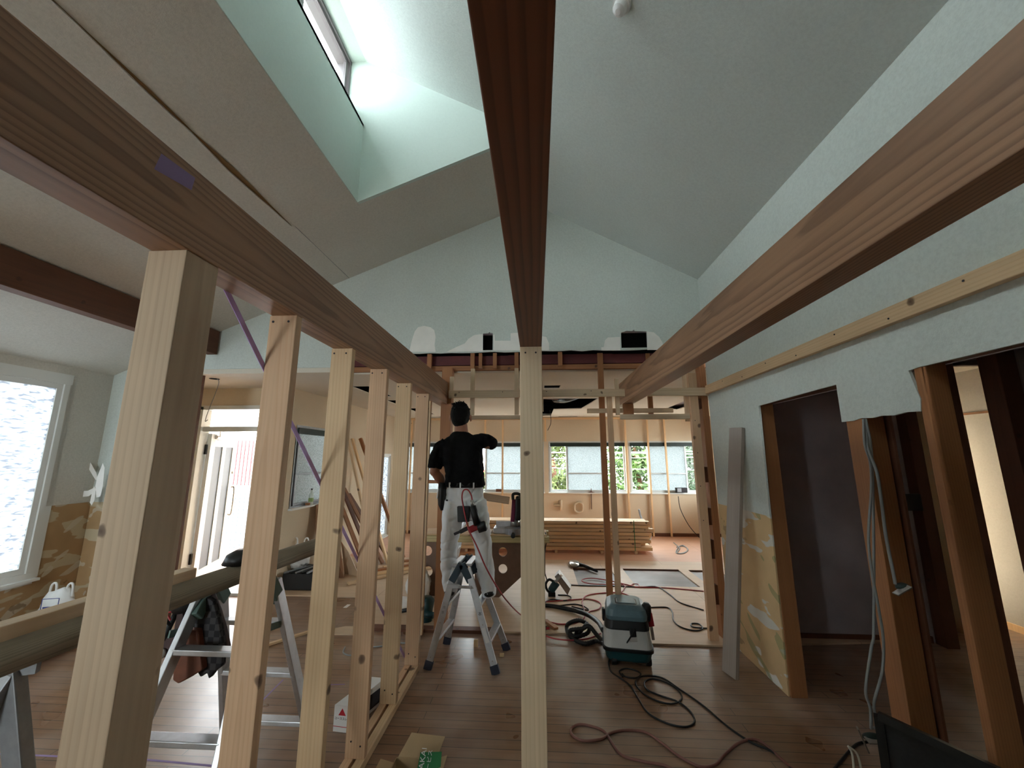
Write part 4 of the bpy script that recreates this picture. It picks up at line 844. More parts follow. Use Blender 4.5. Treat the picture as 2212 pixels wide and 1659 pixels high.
m = MB(); m.bar((.715, 3.373, .225), (.715, 3.373, .185), .055, .012); m.build('latch_recess', M['greyplastic'], vc, bevel=.003)
for sx, sy in ((-1, -1), (1, -1), (-1, 1), (1, 1)):
    m = MB(); c = V((.70+.13*sx, 3.56+.13*sy, .035)); m.tube([c-V((.018, 0, 0)), c+V((.018, 0, 0))], .035, 16); m.build('caster', M['black'], vc)
m = MB(); m.bar((.53, 3.60, .25), (.53, 3.60, .34), .02, .05); m.build('side_clip', M['black'], vc, bevel=.004)
text('brand_mark', 'makita', .03, M['teald'], frame_mat((.535, 3.55, .365), (.14, -1, 0), (0, 0, 1)), vc) if False else None
hp = [(1130,1350),(1180,1308),(1200,1310),(1240,1322),(1280,1345),(1296,1362)]
vh = cable('vacuum_hose', [V(q) for q in (atZ(1150, 1312, .03), atZ(1178, 1308, .03), atZ(1215, 1313, .03), atZ(1262, 1325, .05), atZ(1290, 1342, .08))]+[V((.54, 3.70, .13))], .021, M['black'], parent=vc, k=8, n=12)
ring = [V((.54, 3.52, .09)), atZ(1290, 1385, .03), atZ(1262, 1390, .02), atZ(1232, 1375, .022), atZ(1224, 1355, .03), atZ(1232, 1345, .10), atZ(1252, 1340, .13), atZ(1272, 1352, .09), atZ(1268, 1368, .05), atZ(1240, 1375, .03), atZ(1232, 1362, .06), atZ(1258, 1358, .10), atZ(1272, 1352, .13), atZ(1288, 1370, .08), V((.545, 3.60, .06))]
def corr(pts, r, k=10):
    P = spline(pts, k); m = MB(); rr = [r*(1+.09*(1 if i % 2 else -1)) for i in range(len(P))]; m.tube(P, rr, 12); return m
corr(ring, .017).build('vacuum_hose', M['black'], vc, smooth=True)
m = MB(); m.tube([atZ(1268, 1345, .13), atZ(1256, 1362, .08), atZ(1246, 1368, .04)], [.012, .016, .026], 12); m.build('hose_nozzle', M['black'], vc, smooth=True)
# nail gun propped against the vacuum
ng = thing('nail_gun', 'black and red nail gun propped against the right side of the vacuum', 'nail gun', (.95, 3.55, 0))
P = lambda px, py, y=3.48: atY(px, py, y)
m = MB(); m.tube([P(1396, 1302), P(1396, 1308), P(1397, 1325), P(1400, 1340)], [.02, .036, .036, .028], 14); m.build('cylinder_head', M['black'], ng, smooth=True)
m = MB(); m.bar(P(1400, 1322), P(1406, 1352), .05, .05); m.build('red_body', M['red'], ng, bevel=.008)
m = MB(); m.bar(P(1406, 1350), P(1411, 1382), .022, .02); m.build('nose', M['steel'], ng, bevel=.003)
m = MB(); m.bar(P(1398, 1345), P(1385, 1368), .04, .03); m.build('magazine', M['black'], ng, bevel=.006)
m = MB(); m.bar(P(1392, 1330), P(1388, 1352), .03, .035); m.build('grip', M['black'], ng, bevel=.006)

# ------------------------------------------------------------------ cables on the floor
def fc(name, px, r, mat, lab, cat='cord', z=0.0):
    return cable(name, [atZ(a, b, z+r) for a, b in px], r, M[mat], lab, cat)
fc('power_cord', [(1376,1310+60),(1345,1385),(1325,1410),(1315,1430),(1320,1455),(1345,1478),(1370,1500),(1392,1532),(1425,1555),(1470,1568),(1498,1562),(1500,1545),(1480,1520),(1440,1505),(1400,1498),(1385,1485),(1395,1470),(1420,1468),(1450,1480),(1470,1500),(1465,1518),(1440,1520),(1405,1500),(1375,1478),(1350,1462),(1338,1450),(1348,1445),(1372,1445),(1385,1455),(1378,1464),(1390,1461),(1425,1466),(1470,1490),(1520,1525),(1560,1560),(1600,1592),(1660,1625),(1700,1659),(1720,1690)], .0055, 'black', 'black rubber cord coiled on the floor in front of the vacuum') if False else None
fc('power_cord', [(1330,1412),(1316,1425),(1318,1448),(1340,1465),(1362,1482),(1378,1508),(1400,1540),(1440,1562),(1480,1570),(1500,1560),(1492,1538),(1465,1516),(1425,1502),(1398,1490),(1392,1474),(1410,1466),(1440,1474),(1466,1492),(1472,1510),(1452,1520),(1420,1514),(1390,1498),(1374,1480),(1376,1468),(1392,1460),(1430,1464),(1470,1490),(1520,1525),(1570,1568),(1620,1602),(1665,1622),(1705,1655),(1725,1690)], .0055, 'black', 'black rubber cord coiled on the floor in front of the vacuum')
fc('power_cord', [(1345,1462),(1338,1450),(1352,1444),(1372,1448),(1384,1456),(1375,1464),(1352,1462),(1344,1455)], .0055, 'black', 'small loop of black cord just below the vacuum')
cable('vacuum_cord', [V((.725, 3.372, .27)), V((.69, 3.36, .22)), atZ(1345, 1400, .12), atZ(1322, 1418, .03), atZ(1316, 1428, .008)], .0055, M['black'], parent=vc)
fc('extension_cord', [(1750,1690),(1700,1650),(1640,1600),(1600,1603),(1565,1630),(1545,1652),(1510,1655),(1465,1632),(1430,1605),(1395,1582),(1355,1577),(1320,1583),(1300,1596),(1262,1600),(1238,1590),(1234,1574),(1250,1565),(1275,1568),(1305,1580),(1325,1610),(1345,1632),(1390,1645),(1440,1655),(1480,1680)], .007, 'browncord', 'brown rubber extension cord looping on the floor at the bottom')
fc('power_cord', [(1900,1600),(1870,1603),(1848,1610),(1820,1640),(1795,1670)], .007, 'black', 'dark cord leading from the switch plate out of the picture')
zf = F0
fc('air_hose', [(1175,1340),(1210,1348),(1245,1345),(1262,1335),(1262,1318),(1258,1298),(1272,1285),(1320,1280),(1345,1282),(1365,1290),(1372,1296),(1362,1300),(1342,1297),(1336,1285),(1345,1276),(1350,1266),(1335,1262),(1290,1262),(1262,1258),(1258,1252),(1280,1249),(1320,1255),(1350,1262),(1378,1268),(1378,1262),(1366,1262),(1372,1268),(1440,1270),(1520,1277)], .006, 'redcord', 'red air hose winding over the plywood floor behind the vacuum', 'hose', zf)
fc('air_hose', [(1175,1372),(1200,1380),(1240,1383),(1275,1378),(1298,1368)], .006, 'redcord', 'red air hose curving in front of the black vacuum hose', 'hose', zf)
fc('air_hose', [(1178,1300),(1230,1296),(1270,1294),(1296,1302),(1294,1315),(1272,1322),(1272,1330),(1294,1342)], .006, 'redcord', 'thin red hose loop left of the vacuum lid', 'hose', zf)
fc('power_cord', [(1225,1263),(1262,1265),(1320,1266),(1380,1268),(1420,1268),(1448,1285),(1470,1302),(1520,1318)], .006, 'black', 'black cord running to the right over the floor cutouts', 'cord', zf)
fc('power_cord', [(1402,1312),(1440,1312),(1452,1322),(1455,1340),(1470,1354),(1500,1362),(1518,1358),(1510,1348),(1494,1347),(1496,1354),(1522,1357),(1530,1357)], .006, 'black', 'black cord with a small loop in front of the right studs', 'cord', zf)
fc('power_cord', [(1176,1302),(1190,1295),(1220,1297),(1234,1292),(1225,1286),(1205,1285)], .006, 'black', 'black cord coming from the circular saw', 'cord', zf)
fc('power_cord', [(1176,1310),(1210,1308),(1240,1305),(1262,1310),(1270,1318),(1235,1310)], .006, 'black', 'black cord beside the dark vacuum hose', 'cord', zf)
fc('grey_cable', [(745,1398),(742,1410),(760,1415),(790,1400),(830,1395),(850,1390),(862,1372),(850,1368),(842,1378),(860,1388),(900,1390),(905,1400),(890,1412)], .006, 'greycord', 'tangled grey cables on the floor behind the studs')
fc('power_cord', [(800,1355),(815,1346),(850,1348),(880,1352)], .006, 'black', 'short black cord on the plywood corner left of the old post')
fc('cable_coil', [(1462,1182),(1475,1178),(1486,1186),(1480,1194),(1466,1196),(1460,1192),(1468,1180),(1482,1182),(1484,1190),(1472,1195),(1462,1194),(1468,1184),(1455,1172)], .008, 'greycord', 'grey cable coil on the pinkish floor in the far room', 'cable', zf)
cable('power_cord', [atY(1465, 1072, 8.5), atY(1470, 1100, 8.45), atY(1488, 1135, 8.4), atY(1510, 1160, 8.3), atZ(1525, 1170, .03)], .007, M['ink'], 'thin wire running down from the radio on the sill', 'wire')
cable('power_cord', [atY(1380, 1100, 8.4), atY(1386, 1120, 8.3), atY(1405, 1150, 7.9), V((1.98, 7.7, .03))], .02, M['greycord'], 'grey conduit leaning over the lumber stack', 'conduit')
# light paddle on the floor, circular saw
pd = thing('work_lamp', 'round headed long handled lamp lying by the left floor cutout', 'lamp', atZ(1250, 1222, F0))
q0, q1, q2 = atZ(1240, 1217, .05), atZ(1262, 1222, .04), atZ(1290, 1234, .03)
m = MB(); m.loft([(q0+V((0, 0, -.03)), .07, .13), (q0, .085, .15), (q0+V((0, 0, .02)), .07, .13)], 22); m.build('head', M['steel'], pd, smooth=True)
m = MB(); m.tube([q0+V((.03, -.03, 0)), q1, q2], [.03, .022, .016], 10); m.build('handle', M['black'], pd, smooth=True)
cs = thing('circular_saw', 'dark circular saw standing tilted on the floor right of the middle post', 'circular saw', atZ(1200, 1285, F0))
y_ = 4.9; S = lambda px, py, dy=0: atY(px, py, y_+dy)
slab('base_plate', [S(1206, 1238), S(1232, 1272), S(1226, 1286), S(1198, 1246)], (.02, .12, .01), M['steel'], cs)
m = MB(); c = S(1205, 1252, .03); ax = V((.6, -.25, -.55)).normalized(); m.tube([c-ax*.012, c+ax*.012], .075, 24); m.build('blade_guard', M['steel'], cs)
m = MB(); m.tube([S(1202, 1258), S(1190, 1276)], [.045, .04], 14); m.build('motor', M['teald'], cs, smooth=True)
m = MB(); m.tube(spline([S(1197, 1284), S(1183, 1276), S(1179, 1262), S(1186, 1252), S(1196, 1256)]), .014, 10); m.build('handle', M['black'], cs, smooth=True)
m = MB(); m.box(tuple(S(1190, 1290)-V((.03, .03, 0))), tuple(S(1190, 1278)+V((.05, .04, 0)))); m.build('battery', M['black'], cs, bevel=.005)
m = MB(); m.tube(spline([atY(1178, 1150, 4.9), atY(1181, 1165, 4.8), atY(1177, 1190, 4.78), atY(1176, 1230, 4.8), atY(1182, 1255, 4.85)]), .006); o = m.build('power_cord', M['black'], None, smooth=True); tag(o, 'black cord hanging from the workbench beside the middle post', 'cord')
o = timber('wood_wedge', atZ(1178, 1340, .03), atZ(1202, 1358, .03), .04, .02, M['oldwood']); tag(o, 'thin wood wedge on the floor right of the middle post', 'offcut')
cl = thing('hand_tool', 'small red and black hand tool at the foot of the middle post', 'tool', atZ(1182, 1358, F0)); m = MB(); m.tube([atZ(1172, 1356, .03), atZ(1180, 1357, .03)], .02, 10); m.build('tool_body', M['black'], cl); m = MB(); m.tube([atZ(1180, 1357, .03), atZ(1187, 1357, .03)], .012, 10); m.build('tool_collar', M['red'], cl)
# teal tool and white bag left of the old post
tt = thing('teal_tool', 'dark teal round bodied power tool on the floor left of the old post', 'power tool', (-1.10, 4.05, 0))
m = MB(); m.tube([(-1.08, 4.12, .015), (-1.08, 4.12, .12), (-1.08, 4.12, .20), (-1.08, 4.12, .23)], [.055, .06, .075, .045], 16); m.build('tank', M['teald'], tt, smooth=True)
m = MB(); m.tube([(-1.08, 4.05, .10), (-.99, 4.02, .10)], [.03, .028], 12); m.build('motor', M['teald'], tt, smooth=True)
m = MB(); m.tube([(-1.35, 4.02, .12), (-1.10, 4.05, .16)], .018, 10); m.build('handle', M['black'], tt, smooth=True)
def crumple(name, c, rx, ry, rz, lab, mat='bag', amp=.03, ears=False, seed=1, cat='bag'):
    root = thing(name, lab, cat, V(c)-V((0, 0, rz)))
    m = MB(); m.ball(c, rx, ry, rz, 40, 26); off = V((seed*3.1, seed*1.7, 0))
    for i, q in enumerate(m.v):
        dv = (q-V(c)); k = 1+amp/rx*(noise.noise(q*9+off)*1.2+abs(noise.noise(q*22+off))*.9); q2 = V(c)+dv*k
        q2.z = max(q2.z, c[2]-rz+.002); m.v[i] = q2
    m.build('bag_body', M[mat], root, smooth=True)
    if ears:
        for s_ in (-1, 1):
            m = MB(); b = V(c)+V((s_*rx*.55, 0, rz*.75)); m.tube(spline([b+V((-.03, 0, 0)), b+V((-.02, 0, .09)), b+V((.02, 0, .1)), b+V((.035, 0, 0))]), .009, 8); m.build('handle', M[mat], root, smooth=True)
    return root
crumple('plastic_bag', (atY(903, 1250, 4.62).x, 4.62, F0+.17), .12, .11, .17, 'white plastic rubbish bag on the floor under the workbench end', seed=2)
crumple('plastic_bag', (-1.42, 4.38, F0+.06), .13, .08, .06, 'small flat white bag in front of the rubbish bag', seed=5)
wb2 = crumple('plastic_bag', (-4.16, 3.50, .21), .14, .10, .21, 'white shopping bag with blue print standing below the big window corner', ears=True, seed=3)
q = V((-4.10, 3.383, .33)); bxv = V((.96, .28, 0)).normalized()
for nm_, u0, u1, z0_, z1_ in (('print_frame', -.06, .06, .055, .059), ('print_frame', -.06, .06, -.05, -.046), ('print_frame', -.06, -.056, -.05, .059), ('print_frame', .056, .06, -.05, .059), ('blue_print', -.045, .045, -.035, -.005)):
    slab(nm_, [q+bxv*u0+V((0, 0, z0_)), q+bxv*u1+V((0, 0, z0_)), q+bxv*u1+V((0, 0, z1_)), q+bxv*u0+V((0, 0, z1_))], (.001, -.003, 0), M['blueprint'], wb2)
wb3 = crumple('plastic_bag', (-3.22, 5.02, .36), .13, .11, .14, 'off white bag hanging over the black tool case by the left far wall', ears=True, seed=4, amp=.04)
tc = thing('tool_case', 'open black tool case full of tools by the left far wall', 'tool case', (-3.3, 5.0, 0)); tc.location = (-3.25, 5.1, 0)
m = MB(); m.box((-3.5 if 0 else -3.04, 4.9, .015), (-2.62, 5.35, .20)); m.build('case_body', M['black'], tc, bevel=.012)
for k in range(5): m = MB(); m.bar((-3.0+.07*k, 4.86, .22), (-2.7+.03*k, 5.3, .24+.01*k), .025, .02); m.build('tool', M['black' if k % 2 else 'alud'], tc, bevel=.003)
wb3.location = (-2.98, 5.12, .21); 
bt = thing('bottle', 'clear bottle with green label and black cap on the left window sill', 'bottle', (-3.0, 5.25, .945)); zb = .945
m = MB(); m.tube([(-3.0, 5.30, zb), (-3.0, 5.30, zb+.13), (-3.0, 5.30, zb+.16), (-3.0, 5.30, zb+.19)], [.03, .03, .013, .011], 16); bb_ = m.build('bottle_body', plain('clear plastic', (220, 230, 220), .2), bt, smooth=True)
m = MB(); m.tube([(-3.0, 5.30, zb+.04), (-3.0, 5.30, zb+.09)], [.031, .031], 16); m.build('label', plain('pale green label', (150, 176, 110), .5), bb_)
m = MB(); m.tube([(-3.0, 5.30, zb+.19), (-3.0, 5.30, zb+.21)], [.013, .013], 12); m.build('bottle_cap', M['black'], bb_)
o = tag(boxo('wood_offcut', (-3.04, 5.24, .945), (-2.99, 5.28, .975), M['oldwood']), 'small wood offcut beside the bottle on the left window sill', 'offcut')
rd = thing('radio', 'small dark radio on the right end of the back window sill', 'radio', (2.90, 8.52, .88)); m = MB(); m.box((2.80, 8.48, .868), (3.02, 8.56, .965)); m.build('radio_body', M['ink'], rd, bevel=.006); m = MB(); m.box((2.82, 8.477, .88), (2.90, 8.481, .955)); m.build('radio_dial', M['alud'], rd)
o = tag(boxo('wood_offcut', (-.86, 8.50, .868), (-.75, 8.57, .92), M['darkwood']), 'brown wood block on the sill left of the middle post', 'offcut')
# leaning boards by the far left wall
for k, (a, b, w_, t_, mt, lab) in enumerate((
    ((-2.35, 6.0, .02), (-2.98, 6.1, 1.98), .05, .03, 'pine', 'tallest thin lath leaning on the far left wall'),
    ((-2.22, 6.15, .02), (-2.97, 6.3, 1.86), .06, .03, 'batten', 'pale lath leaning right of the tallest one'),
    ((-2.1, 6.5, .02), (-2.97, 6.6, 1.88), .05, .05, 'oldwood', 'brown round edged batten leaning on the far left wall'),
    ((-2.45, 5.9, .02), (-2.99, 5.9, 1.1), .10, .02, 'hardboard', 'brown flooring strip leaning on the far left wall, nearest'),
    ((-2.38, 6.02, .02), (-2.99, 6.02, 1.2), .10, .02, 'darkwood', 'dark flooring strip leaning behind the nearest one'),
    ((-2.30, 6.16, .02), (-2.99, 6.18, 1.1), .10, .02, 'hardboard', 'brown flooring strip leaning third on the far left wall'),
    ((-2.25, 6.32, .02), (-2.99, 6.36, 1.0), .10, .02, 'darkwood', 'dark flooring strip leaning farthest on the far left wall'))):
    o = timber('leaning_board', a, b, w_, t_, M[mt], (0, 1, 0)); tag(o, lab, 'board', 'boards leaning on the far left wall')
o = slab('plywood_offcut', [(-2.92, 5.42, .015), (-2.55, 5.45, .015), (-2.90, 5.75, .95), (-2.995, 5.42, .93)], (.012, -.01, 0), M['hardboard']); tag(o, 'brown triangular board piece leaning below the left window', 'board')
o = slab('plywood_offcut', [(-2.62, 5.62, .015), (-2.36, 5.50, .015), (-2.55, 5.55, .30), (-2.72, 5.66, .42)], (.0, .012, 0), M['ply']); tag(o, 'pale plywood scrap propped in front of the leaning strips', 'board')
for k in range(7):
    y0 = 5.15+.16*k; o = timber('loose_board', (-2.35+.05*k, y0, .03+.028*(k % 3)), (-1.2+.03*k, y0+1.1-.1*k, .035+.028*(k % 3)), .07, .024, M[('pine', 'batten', 'oldwood')[k % 3]], (1, -1, 0))
    tag(o, ('pale', 'white wood', 'brown')[k % 3]+' loose board on the far room floor left of the workbench, '+('nearest', 'second', 'third', 'fourth', 'fifth', 'sixth', 'farthest')[k], 'board', 'loose boards on the far room floor')
# floor scraps
o = slab('plywood_offcut', [(-2.05, 3.78, .001), (-1.62, 3.80, .001), (-1.60, 3.96, .001), (-1.80, 3.96, .001)], (0, 0, .012), M['ply']); tag(o, 'pale triangular plywood scrap on the brown floor behind the studs', 'board')
o = timber('loose_board', (-2.35, 3.45, .012), (-2.05, 3.85, .012), .03, .02, M['pine'], (1, 0, 0)); tag(o, 'short pale lath on the brown floor behind the second stud', 'board')
for k in range(3): y = 4.0+.22*k; o = tag(boxo('masking_tape', (-2.16+.05*k, y, .0004), (-2.12+.05*k, y+.10, .0012), M['white'], bevel=0), 'short strip of white tape on the floor, %s of the three' % ('nearest', 'middle', 'farthest')[k], 'tape', 'white tape marks on the floor')
for k, (pa, pb) in enumerate((((0, 1628), (130, 1634)), ((305, 1640), (480, 1656)), ((690, 1480), (745, 1478)), ((560, 1520), (612, 1468)))):
    m = MB(); m.bar(atZ(*pa, .0006), atZ(*pb, .0006), .012, .0008, (0, 1, 0)); o = m.build('trace_line', M['trace']); tag(o, ('purple chalk line on the floor at the far left bottom corner', 'purple chalk line on the floor beside the nearest post', 'faint purple mark on the floor left of the white box', 'slanting purple chalk line between the ladder feet')[k], 'chalk line')  # thin flat purple bars laid on the floor

# ------------------------------------------------------------------ workbench and mitre saw
wk = thing('workbench', 'workbench of laminated timber on plywood trestles with round holes', 'workbench', (-.62, 4.9, F0))
timber('bench_top', (-1.40, 4.83, .635), (.13, 4.83, .635), .066, .10, M['lvl'], (0, 0, 1), wk); timber('bench_top', (-1.40, 5.2, .635), (.13, 5.2, .635), .066, .10, M['lvl'], (0, 0, 1), wk)
timber('top_board', (-1.38, 5.0, .677), (.10, 5.0, .677), .016, .36, M['pine'], (0, 0, 1), wk)
def holed(nm, y, outl, holes):
    lp = [outl]
    for cx, cz, r in holes: lp.append([(cx+r*math.cos(-2*math.pi*k/20), cz+r*math.sin(-2*math.pi*k/20)) for k in range(20)])
    plate(nm, lp, lambda a, b: (a, y, b), (0, .018, 0), M['ply_brown'], wk)
holed('trestle_panel', 4.80, [(-1.40, .02), (-1.05, .02), (-1.05, .60), (-1.40, .60)], [(-1.275, .50, .055), (-1.26, .28, .055)])
holed('trestle_panel', 4.80, [(-.72, .02), (-.44, .02), (-.18, .25), (.08, .25), (.08, .60), (-.72, .60)], [(-.40, .50, .05), (-.40, .32, .05)])
for x in (-1.12, -.66): timber('trestle_cross_panel', (x, 5.03, .02), (x, 5.03, .60), .018, .42, M['ply_brown'], (1, 0, 0), wk)
ms = thing('mitre_saw', 'mitre saw with magenta arm standing on the workbench', 'mitre saw', (-.28, 4.95, .686)); zb = .686
m = MB(); m.box((-.52, 4.86, zb), (-.10, 5.10, zb+.06)); m.build('saw_base', M['alu'], ms, bevel=.008)
m = MB(); m.loft([((-.28, 4.9, zb), .11, .13), ((-.28, 4.9, zb+.065), .11, .13)], 26); m.build('turntable', M['alud'], ms)
m = MB(); m.box((-.50, 5.0, zb+.06), (-.12, 5.02, zb+.12)); m.build('fence', M['alu'], ms)
m = MB(); m.tube([(-.28, 4.80, zb+.02), (-.28, 4.72, zb-.0)], [.018, .026], 12); m.build('angle_knob', M['black'], ms, smooth=True)
m = MB(); m.tube([(-.27, 5.0, zb+.06), (-.27, 5.0, zb+.16)], [.06, .045], 14); m.build('pivot', M['steel'], ms, smooth=True)
m = MB(); m.bar((-.30, 4.96, zb+.12), (-.28, 4.96, zb+.38), .05, .05); m.build('saw_arm', M['magenta'], ms, bevel=.01)
m = MB(); m.bar((-.235, 4.94, zb+.14), (-.225, 4.94, zb+.42), .07, .09); m.build('motor_housing', M['black'], ms, bevel=.02)
m = MB(); c = V((-.20, 4.93, zb+.24)); m.tube([c, c+V((.03, 0, 0))], .10, 24); m.build('blade_guard', M['alud'], ms)
m = MB(); m.tube(spline([(-.29, 4.9, zb+.38), (-.29, 4.9, zb+.44), (-.24, 4.9, zb+.45), (-.19, 4.9, zb+.43)]), .018, 10); m.build('handle', M['black'], ms, smooth=True)
o = timber('timber', (-.64, 4.86, 1.105), (-.335, 4.90, 1.055), .085, .04, M['sprucedull'], (0, 0, 1), ms); o.name = 'dust_bag'
o = tag(boxo('paint_tray', (-.54, 4.84, .686), (-.64, 4.98, .71), M['white']), 'white flat tray on the workbench left of the mitre saw', 'tray')
# lumber stack by the back wall
names = ['bottom', 'second', 'third', 'fourth', 'fifth', 'sixth', 'seventh', 'top']
proto = None; rr = random.Random(5)
for L in range(8):
    for r_ in range(3):
        z = F0+.045+.03+L*.058; x1 = 1.86+rr.uniform(-.06, .05)-(.12 if L == 1 else 0); x0 = -1.6+rr.uniform(-.05, .05)
        o = timber('lumber_board', (x0, 7.06+.115*r_, z), (x1, 7.06+.115*r_, z), .1, .05, M['pine' if (L+r_) % 2 else 'batten'], (0, 1, 0))
        tag(o, '%s layer board of the long lumber stack by the back wall, %s row' % (names[L], ('front', 'middle', 'rear')[r_]), 'lumber', 'boards in the lumber stack')
for x in (-1.2, .3, 1.05, 1.6):
    o = timber('stack_bearer', (x, 7.0, F0+.022), (x, 7.36, F0+.022), .045, .042, M['pine']); tag(o, 'small bearer under the lumber stack, %s' % {-1.2: 'leftmost', .3: 'by the middle post', 1.05: 'right of the brown stud', 1.6: 'near the right end'}[x], 'bearer', 'bearers under the lumber stack')
o = tag(boxo('stack_band', (1.58, 7.003, F0+.046), (1.592, 7.0055, .535), M['green']), 'green strapping band around the right end of the lumber stack', 'band')
# wall marks in far room: plumbing scars
pl_ = thing('pipe_stubs', 'old whitish pipe stubs left on the back wall above the lumber stack', 'pipes', (.55, 8.58, .6))
m = MB(); m.tube([(.48, 8.57, .70), (.48, 8.57, .50)], .03, 10); m.tube([(.34, 8.57, .60), (.48, 8.57, .60)], .018, 10); m.build('pipe', M['farw'], pl_, smooth=True)
m = MB(); m.tube(spline([(.76, 8.57, .62), (.76, 8.57, .50), (.84, 8.57, .46), (.92, 8.57, .50), (.92, 8.57, .62), (.84, 8.57, .66), (.76, 8.57, .62)]), .022, 10); m.build('pipe', M['farw'], pl_, smooth=True)
cr = thing('cross_pin', 'dark cross shaped laser stand rod in front of the back wall', 'rod', (1.1, 8.58, .2)); m = MB(); a, b = atY(1277, 1055, 8.585), atY(1278, 1100, 8.585); m.tube([a, b], .008, 8); m.build('rod', M['darkwood'], cr); m = MB(); c = atY(1277, 1064, 8.585); m.tube([c-V((.09, 0, .01)), c+V((0, 0, .01)), c+V((.09, 0, -.01))], [.006, .012, .006], 8); m.build('cross_arm', M['darkwood'], cr)

# ------------------------------------------------------------------ front door
dr = thing('door_1', None, None, (-4.17, 4.80, 0)); tag(dr, kind='structure')
m = MB()
m.box((-4.22, 4.72, .0), (-4.17, 4.86, 2.19)); m.box((-3.35, 4.72, .0), (-3.30, 4.86, 2.19)); m.box((-4.22, 4.72, 2.15), (-3.30, 4.86, 2.2)); m.box((-4.2, 4.76, 1.88), (-3.32, 4.82, 1.94)); m.box((-4.2, 4.72, 0), (-3.32, 4.86, .03))
m.build('door_frame', M['alu'] if 0 else M['sash'], dr)
hng = V((-4.16, 4.84, 0)); q = V((-4.62, 5.62, 0)); q = atZ(512, 946, 1.86); dirn = (V((q.x, q.y, 0))-hng).normalized()
dirn = V((-.32, .95, 0)).normalized(); nrm_ = V((dirn.y, -dirn.x, 0))
def dp(a, z, e=0): return hng+dirn*a+V((0, 0, z))+nrm_*e
m = MB(); 
for a0, a1, z0, z1 in ((0, .84, .03, .20), (0, .84, 1.70, 1.86), (0, .13, .03, 1.86), (.71, .84, .03, 1.86), (.37, .47, .2, 1.7)):
    m.add([dp(a0, z0), dp(a1, z0), dp(a1, z1), dp(a0, z1), dp(a0, z0, .04), dp(a1, z0, .04), dp(a1, z1, .04), dp(a0, z1, .04)], [(0,1,2,3), (4,7,6,5), (0,4,5,1), (1,5,6,2), (2,6,7,3), (3,7,4,0)])
lf = m.build('door_leaf', M['whitepaint'], dr)
for a0, a1 in ((.13, .37), (.47, .71)):
    m = MB(); m.add([dp(a0, .2, .01), dp(a1, .2, .01), dp(a1, 1.7, .01), dp(a0, 1.7, .01), dp(a0, .2, .03), dp(a1, .2, .03), dp(a1, 1.7, .03), dp(a0, 1.7, .03)], [(0,1,2,3), (4,7,6,5), (0,4,5,1), (1,5,6,2), (2,6,7,3), (3,7,4,0)]); m.build('door_panel', M['bluegrey'], lf)
m = MB(); m.tube(spline([dp(.78, 1.15, .05), dp(.78, 1.12, .09), dp(.78, .80, .09), dp(.78, .77, .05)]), .012, 8); m.build('door_handle', M['steel'], lf, smooth=True)
m = MB(); m.tube([dp(.78, 1.35, .04), dp(.78, 1.35, .06)], .02, 12); m.build('door_lock', M['steel'], lf)
m = MB(); m.tube([dp(.10, 1.82, .05), dp(.30, 1.80, .06)], .025, 10); m.tube([dp(.2, 1.83, .06), V((-4.0, 4.83, 1.9))], .01, 8); m.build('door_closer', M['steel'], lf)
for z in (.3, 1.6):
    m = MB(); m.tube([hng+V((-.0, -.01, z)), hng+V((0, -.01, z+.12))], .016, 8); m.build('hinge', M['black'], dr)

# ------------------------------------------------------------------ hanging cables, switch plates, grille on the right
hc = thing('hanging_cables', 'grey electric cables hanging from the cut wall with two switch plates', 'cables', (1.60, 2.0, 1.0))
Q = lambda px, py, y=2.02: atY(px, py, y)
cable('cable', [Q(1865, 905, 2.08), Q(1868, 960, 2.08), Q(1880, 1000, 2.06), Q(1882, 1060, 2.04), Q(1876, 1160), Q(1884, 1240), Q(1897, 1310), Q(1908, 1380), Q(1906, 1450), Q(1888, 1520), Q(1897, 1560), Q(1896, 1572), Q(1888, 1572)], .0055, M['greycord'], parent=hc)
cable('cable', [Q(1870, 905, 2.08), Q(1884, 1000, 2.07), Q(1888, 1335), Q(1882, 1400), Q(1870, 1490), Q(1880, 1530), Q(1882, 1575)], .0055, M['greycord'], parent=hc)
cable('cable', [Q(1868, 905, 2.1), Q(1876, 970, 2.07), Q(1894, 1020, 2.04), Q(1905, 1090), Q(1914, 1160), Q(1930, 1240), Q(1934, 1262)], .0065, M['greycord'], parent=hc)
def splate(nm, a, b, w_, y): 
    m = MB(); m.bar(Q(*a, y), Q(*b, y), w_, .006, (.3, 1, .3)); return m.build(nm, M['steel'], hc, bevel=.001)
splate('switch_plate', (1934, 1284), (1964, 1266), .03, 2.0); m = MB(); m.ball(Q(1950, 1268, 2.02), .03, .02, .018); m.build('socket_body', M['dkgreen'], hc, smooth=True)
splate('switch_plate', (1872, 1599), (1898, 1600), .03, 1.98); splate('switch_plate', (1852, 1572), (1876, 1624), .02, 1.98)
m = MB(); m.ball(Q(1884, 1592, 2.0), .04, .02, .014); m.build('socket_body', M['dkgreen'], hc, smooth=True)
cable('white_wire', [Q(1832, 1612, 1.95), Q(1841, 1630, 1.95), Q(1846, 1680, 1.95)], .004, M['whitecord'], parent=hc); cable('white_wire', [Q(1832, 1612, 1.95), Q(1852, 1630, 1.95), Q(1864, 1680, 1.95)], .004, M['whitecord'], parent=hc)
gr = thing('black_grille_panel', 'black framed mesh panel leaning at the bottom right corner', 'panel', (1.6, 1.85, 0))
c0, c1 = V((1.375, 1.93, 0)), V((1.375, 1.93, .52)); e0_, e1_ = V((2.0, 1.45, 0)), V((1.86, 1.45, .42))
def gpnt(u, v): return c0.lerp(e0_, u).lerp(c1.lerp(e1_, u), v)
m = MB()
